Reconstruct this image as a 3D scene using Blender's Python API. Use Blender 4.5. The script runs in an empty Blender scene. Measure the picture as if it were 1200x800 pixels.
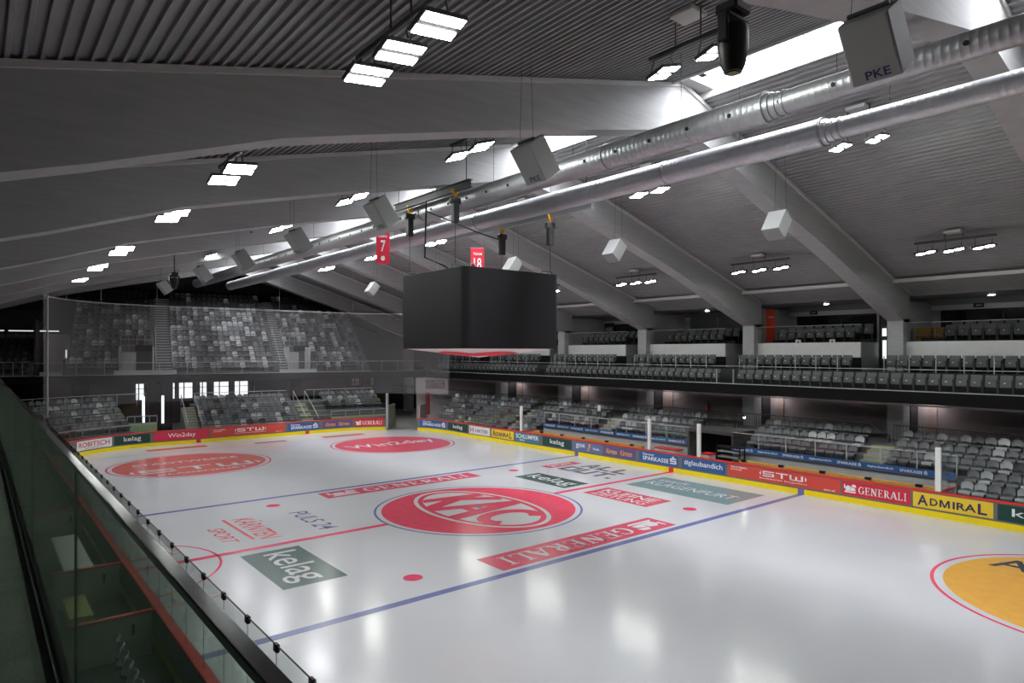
import bpy, math, random
from math import sin, cos, pi, radians
from mathutils import Vector, Matrix, Euler
random.seed(7)
SC = bpy.context.scene
EXPOSURE = 0.02
COL = SC.collection

# ------------------------------------------------------------------ materials
def lin(c):
    c /= 255.0
    return c / 12.92 if c <= 0.04045 else ((c + 0.055) / 1.055) ** 2.4
def rgb(r, g, b, k=1.0):
    return (min(1, lin(r) * k), min(1, lin(g) * k), min(1, lin(b) * k), 1)

def mat(name, c, rough=0.6, metal=0.0, noise=0.0, nscale=3.0, bump=0.0, bscale=40.0, emit=0.0, spec=0.4, stretch=None):
    m = bpy.data.materials.new(name); m.use_nodes = True
    nt = m.node_tree; b = nt.nodes['Principled BSDF']
    b.inputs['Base Color'].default_value = c
    b.inputs['Roughness'].default_value = rough
    b.inputs['Metallic'].default_value = metal
    b.inputs['Specular IOR Level'].default_value = spec
    if emit:
        b.inputs['Emission Color'].default_value = c
        b.inputs['Emission Strength'].default_value = emit
    if noise or bump:
        tc = nt.nodes.new('ShaderNodeTexCoord'); mp = nt.nodes.new('ShaderNodeMapping')
        nt.links.new(tc.outputs['Object'], mp.inputs['Vector'])
        if stretch: mp.inputs['Scale'].default_value = stretch
        if noise:
            n = nt.nodes.new('ShaderNodeTexNoise'); n.inputs['Scale'].default_value = nscale; n.inputs['Detail'].default_value = 5
            r = nt.nodes.new('ShaderNodeValToRGB')
            lo = [max(0, x * (1 - noise)) for x in c[:3]] + [1]; hi = [min(1, x * (1 + noise)) for x in c[:3]] + [1]
            r.color_ramp.elements[0].color = lo; r.color_ramp.elements[1].color = hi
            r.color_ramp.elements[0].position = .3; r.color_ramp.elements[1].position = .7
            nt.links.new(mp.outputs[0], n.inputs['Vector']); nt.links.new(n.outputs['Fac'], r.inputs[0])
            nt.links.new(r.outputs[0], b.inputs['Base Color'])
        if bump:
            n2 = nt.nodes.new('ShaderNodeTexNoise'); n2.inputs['Scale'].default_value = bscale; n2.inputs['Detail'].default_value = 4
            bp = nt.nodes.new('ShaderNodeBump'); bp.inputs['Strength'].default_value = bump; bp.inputs['Distance'].default_value = .02
            nt.links.new(mp.outputs[0], n2.inputs['Vector']); nt.links.new(n2.outputs['Fac'], bp.inputs['Height'])
            nt.links.new(bp.outputs[0], b.inputs['Normal'])
    return m

def glass(name, tint, ior=1.45, haze=0.0, hazecol=(.6, .62, .62, 1)):
    m = bpy.data.materials.new(name); m.use_nodes = True
    nt = m.node_tree; nt.nodes.clear()
    out = nt.nodes.new('ShaderNodeOutputMaterial')
    tr = nt.nodes.new('ShaderNodeBsdfTransparent'); tr.inputs[0].default_value = tint
    gl = nt.nodes.new('ShaderNodeBsdfGlossy'); gl.inputs['Roughness'].default_value = .03
    fr = nt.nodes.new('ShaderNodeFresnel'); fr.inputs[0].default_value = ior
    geo = nt.nodes.new('ShaderNodeNewGeometry'); mm = nt.nodes.new('ShaderNodeMath'); mm.operation = 'MULTIPLY_ADD'
    mm.inputs[1].default_value = 1 / ior - ior; mm.inputs[2].default_value = ior      # same reflectance on both faces of a pane
    nt.links.new(geo.outputs['Backfacing'], mm.inputs[0]); nt.links.new(mm.outputs[0], fr.inputs[0])
    mx = nt.nodes.new('ShaderNodeMixShader')
    nt.links.new(fr.outputs[0], mx.inputs[0])
    src = tr
    if haze:
        df = nt.nodes.new('ShaderNodeBsdfDiffuse'); df.inputs[0].default_value = hazecol
        mh = nt.nodes.new('ShaderNodeMixShader'); mh.inputs[0].default_value = haze
        nt.links.new(tr.outputs[0], mh.inputs[1]); nt.links.new(df.outputs[0], mh.inputs[2]); src = mh
    nt.links.new(src.outputs[0], mx.inputs[1]); nt.links.new(gl.outputs[0], mx.inputs[2])
    nt.links.new(mx.outputs[0], out.inputs[0])
    return m

def netmat(name, alpha, c):
    m = bpy.data.materials.new(name); m.use_nodes = True
    nt = m.node_tree; nt.nodes.clear()
    out = nt.nodes.new('ShaderNodeOutputMaterial')
    tr = nt.nodes.new('ShaderNodeBsdfTransparent'); df = nt.nodes.new('ShaderNodeBsdfDiffuse'); df.inputs[0].default_value = c
    mx = nt.nodes.new('ShaderNodeMixShader'); mx.inputs[0].default_value = alpha
    nt.links.new(tr.outputs[0], mx.inputs[1]); nt.links.new(df.outputs[0], mx.inputs[2]); nt.links.new(mx.outputs[0], out.inputs[0])
    return m

K = 1.06
M = {}
M['ice'] = mat('ice', (.655, .672, .71, 1), rough=.165, noise=.03, nscale=.35, bump=.03, bscale=5, spec=.5)
M['i_red'] = mat('ice_red', rgb(206, 84, 106, K), rough=.22, noise=.06, nscale=4)
M['i_kac'] = mat('ice_club_red', rgb(222, 74, 100, K), rough=.22, noise=.06, nscale=3)
M['i_line'] = mat('ice_line_red', rgb(222, 70, 105, K), rough=.22)
M['i_blue'] = mat('ice_line_blue', rgb(112, 116, 168, K), rough=.22, noise=.05)
M['i_green'] = mat('ice_green', rgb(72, 96, 92, K), rough=.22, noise=.08, nscale=4)
M['i_teal'] = mat('ice_teal', rgb(120, 148, 150, K), rough=.22, noise=.05)
M['i_white'] = mat('ice_white', (.67, .685, .71, 1), rough=.22)
M['i_brick'] = mat('ice_brick', rgb(200, 104, 100, K), rough=.22, noise=.06)
M['i_rose'] = mat('ice_rose', rgb(206, 86, 104, K), rough=.22, noise=.06)
M['i_orange'] = mat('ice_orange', rgb(222, 168, 78, K), rough=.22, noise=.05)
M['i_grey'] = mat('ice_grey', rgb(104, 106, 112, K), rough=.22)
M['i_navy'] = mat('ice_navy', rgb(88, 92, 132, K), rough=.22)
M['i_scarlet'] = mat('ice_scarlet', rgb(218, 88, 92, K), rough=.22)
M['i_dark'] = mat('ice_dark_text', rgb(70, 78, 92, K), rough=.22)
M['yellow'] = mat('kick_yellow', rgb(238, 214, 10, K), rough=.35)
M['capred'] = mat('cap_red', rgb(216, 48, 46, K), rough=.4)
M['board'] = mat('board_grey', rgb(108, 106, 106, K), rough=.5)
M['white'] = mat('white_plastic', (.80, .81, .80, 1), rough=.4)
M['a_red'] = mat('ad_red', rgb(205, 40, 58, K), rough=.4)
M['a_stw'] = mat('ad_orange_red', rgb(206, 74, 62, K), rough=.4)
M['a_pink'] = mat('ad_crimson', rgb(208, 52, 78, K), rough=.4)
M['a_green'] = mat('ad_green', rgb(24, 66, 60, K), rough=.4)
M['a_blue'] = mat('ad_blue', rgb(48, 92, 148, K), rough=.4)
M['a_purple'] = mat('ad_purple', rgb(92, 84, 128, K), rough=.4)
M['a_steel'] = mat('ad_steel_blue', rgb(98, 112, 152, K), rough=.4)
M['a_teal'] = mat('ad_teal', rgb(62, 122, 146, K), rough=.4)
M['a_yellow'] = mat('ad_yellow', rgb(232, 200, 48, K), rough=.4)
M['a_white'] = mat('ad_white', rgb(228, 228, 228, K), rough=.4)
M['t_white'] = mat('text_white', (.92, .92, .92, 1), rough=.4)
M['t_navy'] = mat('text_navy', rgb(52, 46, 92, K), rough=.4)
M['t_red'] = mat('text_red', rgb(190, 40, 50, K), rough=.4)
M['t_orange'] = mat('text_orange', rgb(232, 164, 84, K), rough=.4)
M['t_grey'] = mat('text_grey', rgb(128, 128, 130, K), rough=.4)
M['t_dark'] = mat('text_dark', rgb(52, 54, 60, K), rough=.5)
M['deck'] = mat('roof_deck', rgb(154, 156, 157), rough=.5, noise=.06, nscale=1.2, spec=.3)
M['beam'] = mat('beam_concrete', rgb(172, 175, 176), rough=.7, noise=.07, nscale=2.0, bump=.25, bscale=5, stretch=(.35, 1, 5))
M['flange'] = mat('beam_trim', rgb(205, 205, 204), rough=.5)
M['concrete'] = mat('concrete', rgb(140, 140, 136), rough=.8, noise=.1, nscale=2.0, bump=.1)
M['greenfloor'] = mat('gallery_floor', rgb(94, 104, 92), rough=.7, noise=.15, nscale=5.0, bump=.15)
M['black'] = mat('fascia_black', rgb(22, 22, 24), rough=.7, spec=.1, noise=.05)
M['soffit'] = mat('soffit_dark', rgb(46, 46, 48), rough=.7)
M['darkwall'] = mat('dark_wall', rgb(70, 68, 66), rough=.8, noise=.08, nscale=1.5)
M['greywall'] = mat('grey_wall', rgb(178, 179, 180), rough=.7, noise=.05, nscale=1)
M['pinkwall'] = mat('plaster_wall', rgb(170, 160, 162), rough=.8, noise=.03)
M['parapet'] = mat('parapet_white', rgb(232, 235, 235), rough=.6, noise=.03)
M['metal'] = mat('steel', rgb(165, 168, 170), rough=.3, metal=1.0)
M['rail'] = mat('painted_rail', rgb(170, 174, 176), rough=.45)
M['darkrail'] = mat('dark_rail', rgb(40, 40, 42), rough=.5)
M['steelrail'] = mat('stainless_rail', rgb(122, 125, 128), rough=.1, metal=1.0, noise=.12, nscale=3.0)
M['galv'] = mat('galvanised', rgb(176, 179, 184), rough=.45, metal=.7, noise=.05, nscale=6)
M['galv_lit'] = mat('galvanised_lit', rgb(200, 203, 208), rough=.46, metal=.6, noise=.05, nscale=6)  # same steel as the left duct, with skylight brightness put into its colour
M['nozzle'] = mat('nozzle_black', rgb(18, 18, 20), rough=.6)
M['speaker'] = mat('speaker_grey', rgb(150, 153, 153), rough=.55)
M['blackplastic'] = mat('black_plastic', rgb(26, 26, 27), rough=.45)
M['darkgrey'] = mat('dark_grey_metal', rgb(74, 76, 78), rough=.5)
M['screen'] = mat('screen_dark', rgb(34, 34, 37), rough=.5, spec=.3)
M['lamp'] = mat("lamp_lens", (.97, 1.0, .93, 1), rough=.4, emit=78.0)
M['sky'] = mat('skylight_glazing', (.965, .96, 1.0, 1), rough=.4, emit=26.0)
M['tube'] = mat('tube_light', (1, .98, .95, 1), rough=.4, emit=.7)
M['win'] = mat('bright_window', (.93, .97, 1.0, 1), rough=.3, emit=1.25)
M['wash'] = mat('wall_lamp', (1, .9, .9, 1), rough=.4, emit=14.0)
M['down'] = mat('ceiling_lamp_lens', (1, .98, .96, 1), rough=.4, emit=60.0)
M['darkglass'] = mat('dark_window', rgb(20, 21, 24), rough=.05, spec=.6)
M['yhook'] = mat('hook_yellow', rgb(240, 176, 30, K), rough=.4)
M['wood'] = mat('bench_wood', rgb(208, 160, 82, K), rough=.5, noise=.12, nscale=3, stretch=(6, .6, 6))
M['crate'] = mat('crate_wood', rgb(150, 112, 52), rough=.6, noise=.1)
M['orangered'] = mat('banner_orange', rgb(204, 62, 30, K), rough=.6)
M['bannerred'] = mat('banner_red', rgb(216, 44, 66, K), rough=.7)
M['stepedge'] = mat('step_yellow', rgb(170, 176, 84), rough=.6)
M['step'] = mat('step_grey', rgb(150, 153, 154), rough=.6, noise=.05)
M['terrace'] = mat('terrace_concrete', rgb(96, 98, 98), rough=.8, noise=.1)
M['exit'] = mat('exit_green', rgb(20, 62, 52), rough=.5)
M['seat_d'] = mat('seat_dark', rgb(58, 61, 64), rough=.42)
M['seat_m'] = mat('seat_mid', rgb(104, 107, 110), rough=.42)
M['seat_l'] = mat('seat_light', rgb(168, 171, 173), rough=.42)
M['fabric'] = mat('seat_fabric', rgb(106, 109, 111), rough=.85, noise=.08, nscale=30)
M['glass'] = glass('rink_glass', (.955, .975, .968, 1), ior=1.35)
M['glassg'] = glass('balustrade_glass', (.80, .87, .83, 1), ior=1.25)
M['glassc'] = glass('clear_glass', (.96, .965, .965, 1), ior=1.35)
M['net'] = netmat('safety_net', .11, (.62, .64, .66, 1))

# ------------------------------------------------------------------ mesh builder
class MB:
    def __init__(s): s.v = []; s.f = []
    def add(s, vs, fs):
        o = len(s.v); s.v += [tuple(p) for p in vs]; s.f += [tuple(i + o for i in f) for f in fs]; return s
    def box(s, x0, x1, y0, y1, z0, z1, mt=None):
        if x0 > x1: x0, x1 = x1, x0
        if y0 > y1: y0, y1 = y1, y0
        if z0 > z1: z0, z1 = z1, z0
        vs = [(x0, y0, z0), (x1, y0, z0), (x1, y1, z0), (x0, y1, z0), (x0, y0, z1), (x1, y0, z1), (x1, y1, z1), (x0, y1, z1)]
        if mt: vs = [mt @ Vector(p) for p in vs]
        return s.add(vs, [(0, 3, 2, 1), (4, 5, 6, 7), (0, 1, 5, 4), (1, 2, 6, 5), (2, 3, 7, 6), (3, 0, 4, 7)])
    def cbox(s, x0, x1, y0, y1, z0, z1, c, mt=None):
        # box with chamfered edges
        if x0 > x1: x0, x1 = x1, x0
        if y0 > y1: y0, y1 = y1, y0
        if z0 > z1: z0, z1 = z1, z0
        vs = []; idx = {}
        for i, x in enumerate((x0, x1)):
            for j, y in enumerate((y0, y1)):
                for k, z in enumerate((z0, z1)):
                    xi = x + (c if i == 0 else -c); yi = y + (c if j == 0 else -c); zi = z + (c if k == 0 else -c)
                    for a, p in enumerate(((x, yi, zi), (xi, y, zi), (xi, yi, z))):
                        idx[(i, j, k, a)] = len(vs); vs.append(p)
        fs = []
        for i in (0, 1):
            q = [idx[(i, 0, 0, 0)], idx[(i, 1, 0, 0)], idx[(i, 1, 1, 0)], idx[(i, 0, 1, 0)]]; fs.append(q if i else q[::-1])
            q = [idx[(0, i, 0, 1)], idx[(0, i, 1, 1)], idx[(1, i, 1, 1)], idx[(1, i, 0, 1)]]; fs.append(q if i else q[::-1])
            q = [idx[(0, 0, i, 2)], idx[(1, 0, i, 2)], idx[(1, 1, i, 2)], idx[(0, 1, i, 2)]]; fs.append(q if i else q[::-1])
        for i in (0, 1):
            for j in (0, 1):
                fs.append((idx[(i, j, 0, 0)], idx[(i, j, 1, 0)], idx[(i, j, 1, 1)], idx[(i, j, 0, 1)]))
                fs.append((idx[(i, 0, j, 0)], idx[(i, 1, j, 0)], idx[(i, 1, j, 2)], idx[(i, 0, j, 2)]))
                fs.append((idx[(0, i, j, 1)], idx[(1, i, j, 1)], idx[(1, i, j, 2)], idx[(0, i, j, 2)]))
                for k in (0, 1):
                    fs.append((idx[(i, j, k, 0)], idx[(i, j, k, 1)], idx[(i, j, k, 2)]))
        if mt: vs = [mt @ Vector(p) for p in vs]
        return s.add(vs, fs)
    def prism(s, poly, y0, y1, ax='y'):
        # poly of (a,b) extruded along axis
        n = len(poly)
        def P(a, b, t): return {'y': (a, t, b), 'x': (t, a, b), 'z': (a, b, t)}[ax]
        vs = [P(a, b, y0) for a, b in poly] + [P(a, b, y1) for a, b in poly]
        fs = [(i, (i + 1) % n, (i + 1) % n + n, i + n) for i in range(n)]
        fs += [tuple(range(n))[::-1], tuple(range(n, 2 * n))]
        return s.add(vs, fs)
    def ribbon(s, top, bot, y0, y1):
        # band between two polylines with the same count, extruded in y
        n = len(top)
        vs = [(a, y0, b) for a, b in top] + [(a, y0, b) for a, b in bot] + [(a, y1, b) for a, b in top] + [(a, y1, b) for a, b in bot]
        fs = []
        for i in range(n - 1):
            fs += [(i, i + 1, n + i + 1, n + i), (2 * n + i + 1, 2 * n + i, 3 * n + i, 3 * n + i + 1),
                   (n + i, n + i + 1, 3 * n + i + 1, 3 * n + i), (i + 1, i, 2 * n + i, 2 * n + i + 1)]
        fs += [(0, n, 3 * n, 2 * n), (n - 1, 2 * n - 1, 4 * n - 1, 3 * n - 1)]
        return s.add(vs, fs)
    def tube(s, pts, r, n=8, cap=True):
        pts = [Vector(p) for p in pts]; o = len(s.v); rings = []
        up = None
        for i, p in enumerate(pts):
            d = (pts[min(i + 1, len(pts) - 1)] - pts[max(i - 1, 0)]).normalized()
            a = Vector((0, 0, 1)) if abs(d.z) < .9 else Vector((0, 1, 0))
            u = d.cross(a).normalized(); w = u.cross(d)
            rr = r[i] if isinstance(r, (list, tuple)) else r
            rings.append([p + (u * cos(2 * pi * k / n) + w * sin(2 * pi * k / n)) * rr for k in range(n)])
        vs = [q for rg in rings for q in rg]; fs = []
        for i in range(len(pts) - 1):
            for k in range(n):
                k2 = (k + 1) % n
                fs.append((i * n + k, i * n + k2, (i + 1) * n + k2, (i + 1) * n + k))
        if cap:
            fs.append(tuple(range(n))[::-1]); b = (len(pts) - 1) * n; fs.append(tuple(range(b, b + n)))
        return s.add(vs, fs)
    def lathe(s, prof, n=16, org=(0, 0, 0), mt=None):
        # prof: (r,z)
        vs = []; fs = []
        for r, z in prof:
            for k in range(n):
                p = Vector((r * cos(2 * pi * k / n), r * sin(2 * pi * k / n), z))
                if mt: p = mt @ p
                vs.append(p + Vector(org))
        for i in range(len(prof) - 1):
            for k in range(n):
                k2 = (k + 1) % n
                fs.append((i * n + k, i * n + k2, (i + 1) * n + k2, (i + 1) * n + k))
        fs.append(tuple(range(n))[::-1]); b = (len(prof) - 1) * n; fs.append(tuple(range(b, b + n)))
        return s.add(vs, fs)
    def build(s, name, m, parent=None, smooth=False):
        off = Vector((0, 0, 0)); p = parent
        while p: off += p.location; p = p.parent
        me = bpy.data.meshes.new(name)
        me.from_pydata([tuple(Vector(v) - off) for v in s.v] if off.length else s.v, [], s.f)
        me.materials.append(m)
        if smooth:
            me.polygons.foreach_set('use_smooth', [True] * len(me.polygons))
            me.set_sharp_from_angle(angle=radians(40))
        me.update()
        o = bpy.data.objects.new(name, me); COL.objects.link(o)
        if parent: o.parent = parent
        return o

def tag(o, label=None, cat=None, group=None, kind=None):
    if label: o['label'] = label
    if cat: o['category'] = cat
    if group: o['group'] = group
    if kind: o['kind'] = kind
    return o
def struct(o, label=None): return tag(o, label, None, None, 'structure')
def thing(name, label, cat, loc=(0, 0, 0), group=None):
    o = bpy.data.objects.new(name, None); o.location = loc; o.empty_display_size = .2; COL.objects.link(o)
    return tag(o, label, cat, group)
def copy_tree(o, parent=None):
    c = o.copy(); COL.objects.link(c)
    if parent: c.parent = parent
    for ch in o.children: copy_tree(ch, c)
    return c

# ------------------------------------------------------------------ lettering
def text_poly(txt, bold=.012, shear=0.0, space=1.0):
    cu = bpy.data.curves.new('t', 'FONT'); cu.body = txt; cu.size = 1; cu.offset = bold; cu.shear = shear
    cu.space_character = space; cu.resolution_u = 3
    ob = bpy.data.objects.new('t', cu); COL.objects.link(ob)
    dg = bpy.context.evaluated_depsgraph_get(); dg.update()
    me = ob.evaluated_get(dg).to_mesh()
    vs = [(v.co.x, v.co.y) for v in me.vertices]; fs = [tuple(p.vertices) for p in me.polygons]
    ob.evaluated_get(dg).to_mesh_clear(); bpy.data.objects.remove(ob); bpy.data.curves.remove(cu)
    xs = [v[0] for v in vs]; ys = [v[1] for v in vs]
    x0, x1, y0, y1 = min(xs), max(xs), min(ys), max(ys)
    return [((x - x0) / (x1 - x0), (y - y0) / (y1 - y0)) for x, y in vs], fs
SERIF = {  # strokes as quads in a unit cell (x0,y0,x1,y1,thickness in x)
    'I': ([(.5, 0, .5, 1, .34)], [(.5, 0), (.5, 1)], .45),
    'L': ([(.25, 0, .25, 1, .24)], [(.25, 0), (.25, 1)], .72),
    'E': ([(.25, 0, .25, 1, .24)], [(.25, 0), (.25, 1)], .75),
    'N': ([(.18, 0, .18, 1, .12), (.2, 1, .8, 0, .26), (.82, 0, .82, 1, .12)], [(.18, 0), (.18, 1), (.82, 1)], 1.0),
    'A': ([(.1, 0, .48, 1, .12), (.9, 0, .5, 1, .26)], [(.1, 0), (.9, 0)], .95),
    'R': ([(.25, 0, .25, 1, .24), (.5, .45, .9, 0, .24)], [(.25, 0), (.25, 1), (.92, 0)], .9),
    'G': ([(.85, 0.08, .85, .42, .2)], [(.85, .42)], .95)}
def serif_poly(word):
    vs = []; fs = []; x = 0
    def q(p):
        o = len(vs); vs.extend(p); fs.append(tuple(range(o, o + len(p))))
    def bar(x0, x1, y0, y1): q([(x + x0, y0), (x + x1, y0), (x + x1, y1), (x + x0, y1)])
    def arc(cx, cy, rx, ry, a0, a1, tx, ty, n=12):
        for i in range(n):
            a, b = a0 + (a1 - a0) * i / n, a0 + (a1 - a0) * (i + 1) / n
            q([(x + cx + rx * cos(a), cy + ry * sin(a)), (x + cx + rx * cos(b), cy + ry * sin(b)),
               (x + cx + (rx - tx) * cos(b), cy + (ry - ty) * sin(b)), (x + cx + (rx - tx) * cos(a), cy + (ry - ty) * sin(a))])
    for ch in word:
        st, se, w = SERIF[ch]
        for x0, y0, x1, y1, t in st:
            t *= w; q([(x + x0 * w - t / 2, y0), (x + x0 * w + t / 2, y0), (x + x1 * w + t / 2, y1), (x + x1 * w - t / 2, y1)])
        for sx, sy in se:
            h = .06; y0 = 0 if sy < .5 else sy - h
            if ch == 'G': y0 = sy
            bar(sx * w - .2, sx * w + .2, y0, y0 + h)
        if ch in 'EL':
            bar(.15 * w, .95 * w, 0, .07); bar(.88 * w, .98 * w, 0, .26)
            if ch == 'E': bar(.15 * w, .92 * w, .93, 1); bar(.84 * w, .94 * w, .75, 1); bar(.2 * w, .7 * w, .48, .55); bar(.64 * w, .72 * w, .38, .65)
        if ch == 'A': bar(.25 * w, .75 * w, .3, .37)
        if ch == 'R': arc(.4 * w, .72, .42 * w, .28, -pi / 2, pi / 2, .2 * w, .07); bar(.3 * w, .42 * w, .93, 1); bar(.3 * w, .42 * w, .44, .51)
        if ch == 'G': arc(.5 * w, .5, .47 * w, .5, pi * .28, pi * 1.75, .22 * w, .07, 20); bar(.78 * w, .86 * w, .68, .95)
        x += w + .14
    return [(a / (x - .14), b) for a, b in vs], fs
def poly_list(*polys):
    vs = []; fs = []
    for p in polys:
        o = len(vs); vs.extend(p); fs.append(tuple(range(o, o + len(p))))
    xs = [v[0] for v in vs]; ys = [v[1] for v in vs]
    x0, x1, y0, y1 = min(xs), max(xs), min(ys), max(ys)
    return [((x - x0) / (x1 - x0), (y - y0) / (y1 - y0)) for x, y in vs], fs
R_ = lambda x0, y0, x1, y1: [(x0, y0), (x1, y0), (x1, y1), (x0, y1)]
STW_MARK = poly_list([(0, .5), (.13, .05), (.13, .95)], [(4, .5), (3.87, .95), (3.87, .05)],
    # S
    R_(.3, .82, 1.3, 1), R_(.3, .5, .46, .82), R_(.3, .42, 1.3, .58), R_(1.14, .0, 1.3, .5), R_(.3, 0, 1.3, .18),
    # T
    R_(1.45, .82, 2.45, 1), R_(1.87, 0, 2.03, .85),
    # W
    R_(2.6, 0, 2.76, 1), R_(2.6, 0, 3.7, .18), R_(3.07, 0, 3.23, .75), R_(3.54, 0, 3.7, 1))
S_MARK = poly_list(R_(.1, .62, .9, .78), R_(.1, .45, .26, .7), R_(.1, .36, .9, .5), R_(.74, .15, .9, .42), R_(.1, .08, .9, .22),
                   [(.5 + .16 * cos(a * pi / 6), .92 + .1 * sin(a * pi / 6)) for a in range(12)])
LION = poly_list([(.0, .1), (.9, .1), (1, .25), (.1, .25)], [(.15, .25), (.5, .3), (.55, .75), (.3, .85), (.1, .6)],
                 [(.5, .3), (.95, .35), (.9, .6), (.6, .7)], [(.6, .75), (1.0, .7), (.95, .95), (.7, 1.0)], [(0, .5), (.12, .55), (.08, .95), (0, .9)])
M_POLY = poly_list([(0, 0), (.18, 0), (.18, .68), (.42, 0), (.58, 0), (.82, .68), (.82, 0), (1, 0), (1, 1), (.76, 1), (.5, .26), (.24, 1), (0, 1)])
BLOCK = {'A': [[(0, 0), (.28, 0), (.5, .72), (.5, 1), (.36, 1)], [(.5, .72), (.72, 0), (1, 0), (.64, 1), (.5, 1)], [(.353, .24), (.647, .24), (.586, .44), (.414, .44)]],
         'L': [[(0, 0), (1, 0), (1, .24), (.3, .24), (.3, 1), (0, 1)]], 'O': [R_(0, 0, .28, 1), R_(.72, 0, 1, 1), R_(.28, 0, .72, .22), R_(.28, .78, .72, 1)],
         'U': [R_(0, 0, .28, 1), R_(.72, 0, 1, 1), R_(.28, 0, .72, .22)], 'T': [R_(0, .78, 1, 1), R_(.36, 0, .64, .78)], '.': [R_(0, 0, .27, .24)]}
def block(word): return poly_list(*[[(x + 1.14 * i, y) for x, y in p] for i, ch in enumerate(word) for p in BLOCK[ch]])
TXT = {}
def T(txt, **k):
    key = (txt, tuple(sorted(k.items())))
    if key not in TXT: TXT[key] = text_poly(txt, **k)
    return TXT[key]

# ------------------------------------------------------------------ rink
XR, XL, YF, RR = 13.53, -13.87, 30.0, 7.0
QA = RR * pi / 2
LX = XR - XL - 2 * RR
def path(s, off=0.0):
    """board line: from near right corner up the right side, round the far end, back down the left side; off = outwards"""
    if s < 46: return (XR + off, -23 + s)
    s -= 46
    if s < QA:
        a = s / RR; return (XR - RR + (RR + off) * cos(a), 23 + (RR + off) * sin(a))
    s -= QA
    if s < LX: return (XR - RR - s, YF + off)
    s -= LX
    if s < QA:
        a = s / RR; return (XL + RR - (RR + off) * sin(a), 23 + (RR + off) * cos(a))
    s -= QA
    if s < 46: return (XL - off, 23 - s)
    s -= 46
    if s < QA:
        a = s / RR; return (XL + RR - (RR + off) * cos(a), -23 - (RR + off) * sin(a))
    s -= QA
    if s < LX: return (XL + RR + s, -YF - off)
    s -= LX; a = s / RR
    return (XR - RR + (RR + off) * sin(a), -23 - (RR + off) * cos(a))
PERIM = 2 * 46 + 4 * QA + 2 * LX
def steps(s0, s1, d=.5): n = max(1, int(abs(s1 - s0) / d + .999)); return [s0 + (s1 - s0) * i / n for i in range(n + 1)]
def band(mb, s0, s1, z0, z1, o0, o1, d=.5):
    """solid strip following the boards"""
    ss = steps(s0, s1, d); n = len(ss); vs = []; fs = []
    for s in ss:
        a = path(s, o0); b = path(s, o1)
        vs += [(a[0], a[1], z0), (b[0], b[1], z0), (b[0], b[1], z1), (a[0], a[1], z1)]
    for i in range(n - 1):
        o = 4 * i
        for k in range(4): fs.append((o + k, o + (k + 1) % 4, o + 4 + (k + 1) % 4, o + 4 + k))
    fs += [(0, 3, 2, 1), tuple(4 * (n - 1) + k for k in range(4))]
    mb.add(vs, fs)

OPEN = (49.45, 52.4)          # gate in the far right corner

# ice
mb = MB(); ring = [path(s, .02) for s in steps(0, PERIM - .001, .5)][:-1]
mb.add([(x, y, 0) for x, y in ring] + [(x, y, -.05) for x, y in ring], [tuple(range(len(ring)))] +
       [(i + len(ring), (i + 1) % len(ring) + len(ring), (i + 1) % len(ring), i) for i in range(len(ring))])
ICE = struct(mb.build('floor_ice', M['ice']), 'white ice sheet of the rink')

def iline(name, x0, x1, y0, y1, m, z=.003):
    return MB().add([(x0, y0, z), (x1, y0, z), (x1, y1, z), (x0, y1, z)], [(0, 1, 2, 3)]).build(name, m, ICE)
def annulus(name, cx, cy, r0, r1, m, z=.003, a0=0, a1=2 * pi, n=96, parent=None):
    vs = []; fs = []
    for i in range(n + 1):
        a = a0 + (a1 - a0) * i / n
        vs += [(cx + r0 * cos(a), cy + r0 * sin(a), z), (cx + r1 * cos(a), cy + r1 * sin(a), z)]
    for i in range(n): fs.append((2 * i, 2 * i + 1, 2 * i + 3, 2 * i + 2))
    return MB().add(vs, fs).build(name, m, parent or ICE)
def disc(name, cx, cy, r, m, z=.003, n=64, parent=None, ey=1):
    vs = [(cx + r * cos(2 * pi * i / n), cy + ey * r * sin(2 * pi * i / n), z) for i in range(n)]
    return MB().add(vs, [tuple(range(n))]).build(name, m, parent or ICE)
def iletter(parent, poly, org, right, up, w, h, m, z=.006, name='lettering'):
    vs, fs = poly
    pts = [(org[0] + right[0] * u * w + up[0] * v * h, org[1] + right[1] * u * w + up[1] * v * h, z) for u, v in vs]
    if right[0] * up[1] - right[1] * up[0] < 0: fs = [f[::-1] for f in fs]
    return MB().add(pts, fs).build(name, m, parent)

for s in (-1, 1):
    iline('blue_line', XL, XR, s * 7.6 - .15, s * 7.6 + .15, M['i_blue'])
iline('center_line', XL, -4.5, -.15, .15, M['i_line']); iline('center_line', 4.5, XR, -.15, .15, M['i_line'])
for s in (-1, 1): iline('goal_line', XL + .55, XR - .55, s * 26 - .03, s * 26 + .03, M['i_line'])
annulus('referee_crease', XL, 0, 2.97, 3.05, M['i_line'], a0=-pi / 2, a1=pi / 2)
for sx in (-1, 1):
    for sy in (-1, 1):
        disc('faceoff_spot', sx * 6.9, sy * 6.03, .3, M['i_line'], n=24)
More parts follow.
